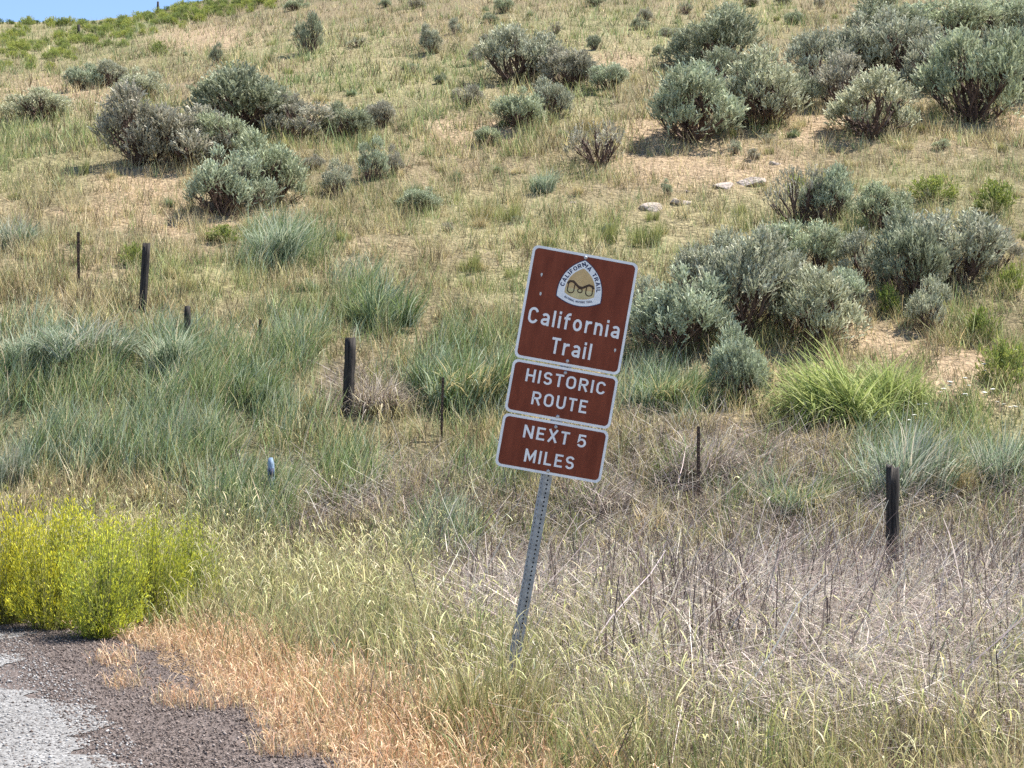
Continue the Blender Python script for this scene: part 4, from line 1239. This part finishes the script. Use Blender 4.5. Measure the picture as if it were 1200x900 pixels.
# yoke
V, Fc = [], []
def xfy(off): return lambda p: (p.x, -.0046 - off, top + p.y)
beam = [(-.078, -.188), (-.066, -.172), (-.046, -.170), (-.030, -.182), (-.012, -.196), (.012, -.198), (.030, -.186), (.048, -.176), (.066, -.180), (.078, -.194)]
stroke(beam, .0065, V, Fc, xfy(0))
for cx in (-.054, .054):
    bow = [(cx - .018, -.176), (cx - .019, -.215)] + [(cx + .019 * math.cos(R(a)), -.222 + .016 * math.sin(R(a))) for a in range(180, 361, 20)] + [(cx + .019, -.176)]
    stroke(bow, .003, V, Fc, xfy(.0003))
stroke([(.013 * math.cos(R(a)), -.216 + .012 * math.sin(R(a))) for a in range(90, 451, 30)], .0032, V, Fc, xfy(.0006))
link('yoke_print', solid('yoke_print', V, Fc), M_DKBR, pl_t)
# ring lettering
V, Fc = [], []
def along(path, s, cap, start, stop, hw=.10):
    P = [Vector(p) for p in path]
    cum = [0]
    for a, b in zip(P[:-1], P[1:]): cum.append(cum[-1] + (b - a).length)
    tot = cum[-1]
    adv = [glyph(ch)[0] + .24 for ch in s]; T_ = sum(adv) - .24
    sc = (stop - start) * tot / T_
    pos = start * tot
    for ch, a_ in zip(s, adv):
        gw, st = glyph(ch)
        m_ = pos + gw * sc / 2
        k = max(0, min(len(P) - 2, next((i for i in range(len(cum) - 1) if cum[i + 1] >= m_), len(P) - 2)))
        f = (m_ - cum[k]) / (cum[k + 1] - cum[k])
        c = P[k].lerp(P[k + 1], f); d = (P[k + 1] - P[k]).normalized(); nn = Vector((-d.y, d.x))
        for j, t_ in enumerate(st):
            def xf(p, j=j): 
                q = c + d * ((p.x - gw / 2) * sc) + nn * ((p.y - .5) * cap)
                return (q.x, -.0042 - .0002 * j, top + q.y)
            stroke(t_, hw, V, Fc, xf)
        pos += a_ * sc
l8, r8, b8 = tri(.835)
along(l8 + r8[1:], 'CALIFORNIA TRAIL', .024, .10, .90, .105)
link('ring_lettering', solid('ring_lettering', V, Fc), M_NAVYP, pl_t)
V, Fc = [], []
l9, r9, b9 = tri(.85)
along([Vector((p.x, p.y + .006)) for p in b9[::-1]], 'NATIONAL HISTORIC TRAIL', .012, .14, .86, .12)
link('ring_lettering', solid('ring_lettering', V, Fc), M_NAVYP, pl_t)

for cx_, cz_ in ((-.235, top - .165), (-.222, top - .275), (.262, top - .52)):
    link('paint_chip', plate_mesh('paint_chip', [(cx_ + .006 * math.cos(a) * (1 + .4 * math.sin(3 * a)), cz_ + .011 * math.sin(a)) for a in np.linspace(0, 6.283, 9)[:-1]][::1], .0032, -.0029), M_ALU, pl_t)
# perforated square tube post
def post_mesh(top_z, twist, yc):
    import bmesh
    V, Fc = [], []
    wb, z0, sp, hr, th_ = .0508, -.45, .0254, .0060, .0027
    nseg = int((top_z - z0) / sp)
    for side in range(4):
        M = Matrix.Translation((0, yc, 0)) @ Matrix.Rotation(twist + side * math.pi / 2, 4, 'Z')
        for k in range(nseg):
            za, zb = z0 + k * sp, z0 + (k + 1) * sp; zc_ = (za + zb) / 2
            hole = [(hr * math.cos(R(a)), zc_ + hr * math.sin(R(a))) for a in range(0, 360, 45)]
            h_ = wb / 2
            rect = [(h_, zc_), (h_, zb), (0, zb), (-h_, zb), (-h_, zc_), (-h_, za), (0, za), (h_, za)]
            b0 = len(V)
            P = [(a, -h_, b) for a, b in hole] + [(a, -h_, b) for a, b in rect] + [(a, -h_ + th_, b) for a, b in hole]
            V += [tuple(M @ Vector(p)) for p in P]
            for j in range(8):
                j2 = (j + 1) % 8
                Fc.append((b0 + j, b0 + 8 + j, b0 + 8 + j2, b0 + j2))
                Fc.append((b0 + j, b0 + j2, b0 + 16 + j2, b0 + 16 + j))
    me = solid('post', V, Fc)
    bm = bmesh.new(); bm.from_mesh(me); bmesh.ops.remove_doubles(bm, verts=bm.verts, dist=.0003); bm.to_mesh(me); bm.free()
    return me
link('post', post_mesh(top - .012, R(20), .0365), M_GALV, sign)
def bolt(zc, par):
    V, Q = tube([(0, -.0030, zc), (0, -.0058, zc), (0, -.0085, zc)], [.0105, .0105, .006], 10)
    T = [(20 + j, 20 + (j + 1) % 10, 20) for j in range(1, 9)]
    link('bolt', mesh_np('bolt', V, Q, T), M_BOLT, par)
bolt(top - .022, pl_t); bolt(zt - HT / 2 + .030, pl_t)
bolt(tm - .030, pl_m); bolt(zm - HM / 2 + .022, pl_m)
bolt(tl - .030, pl_l); bolt(zl - HM / 2 + .020, pl_l)
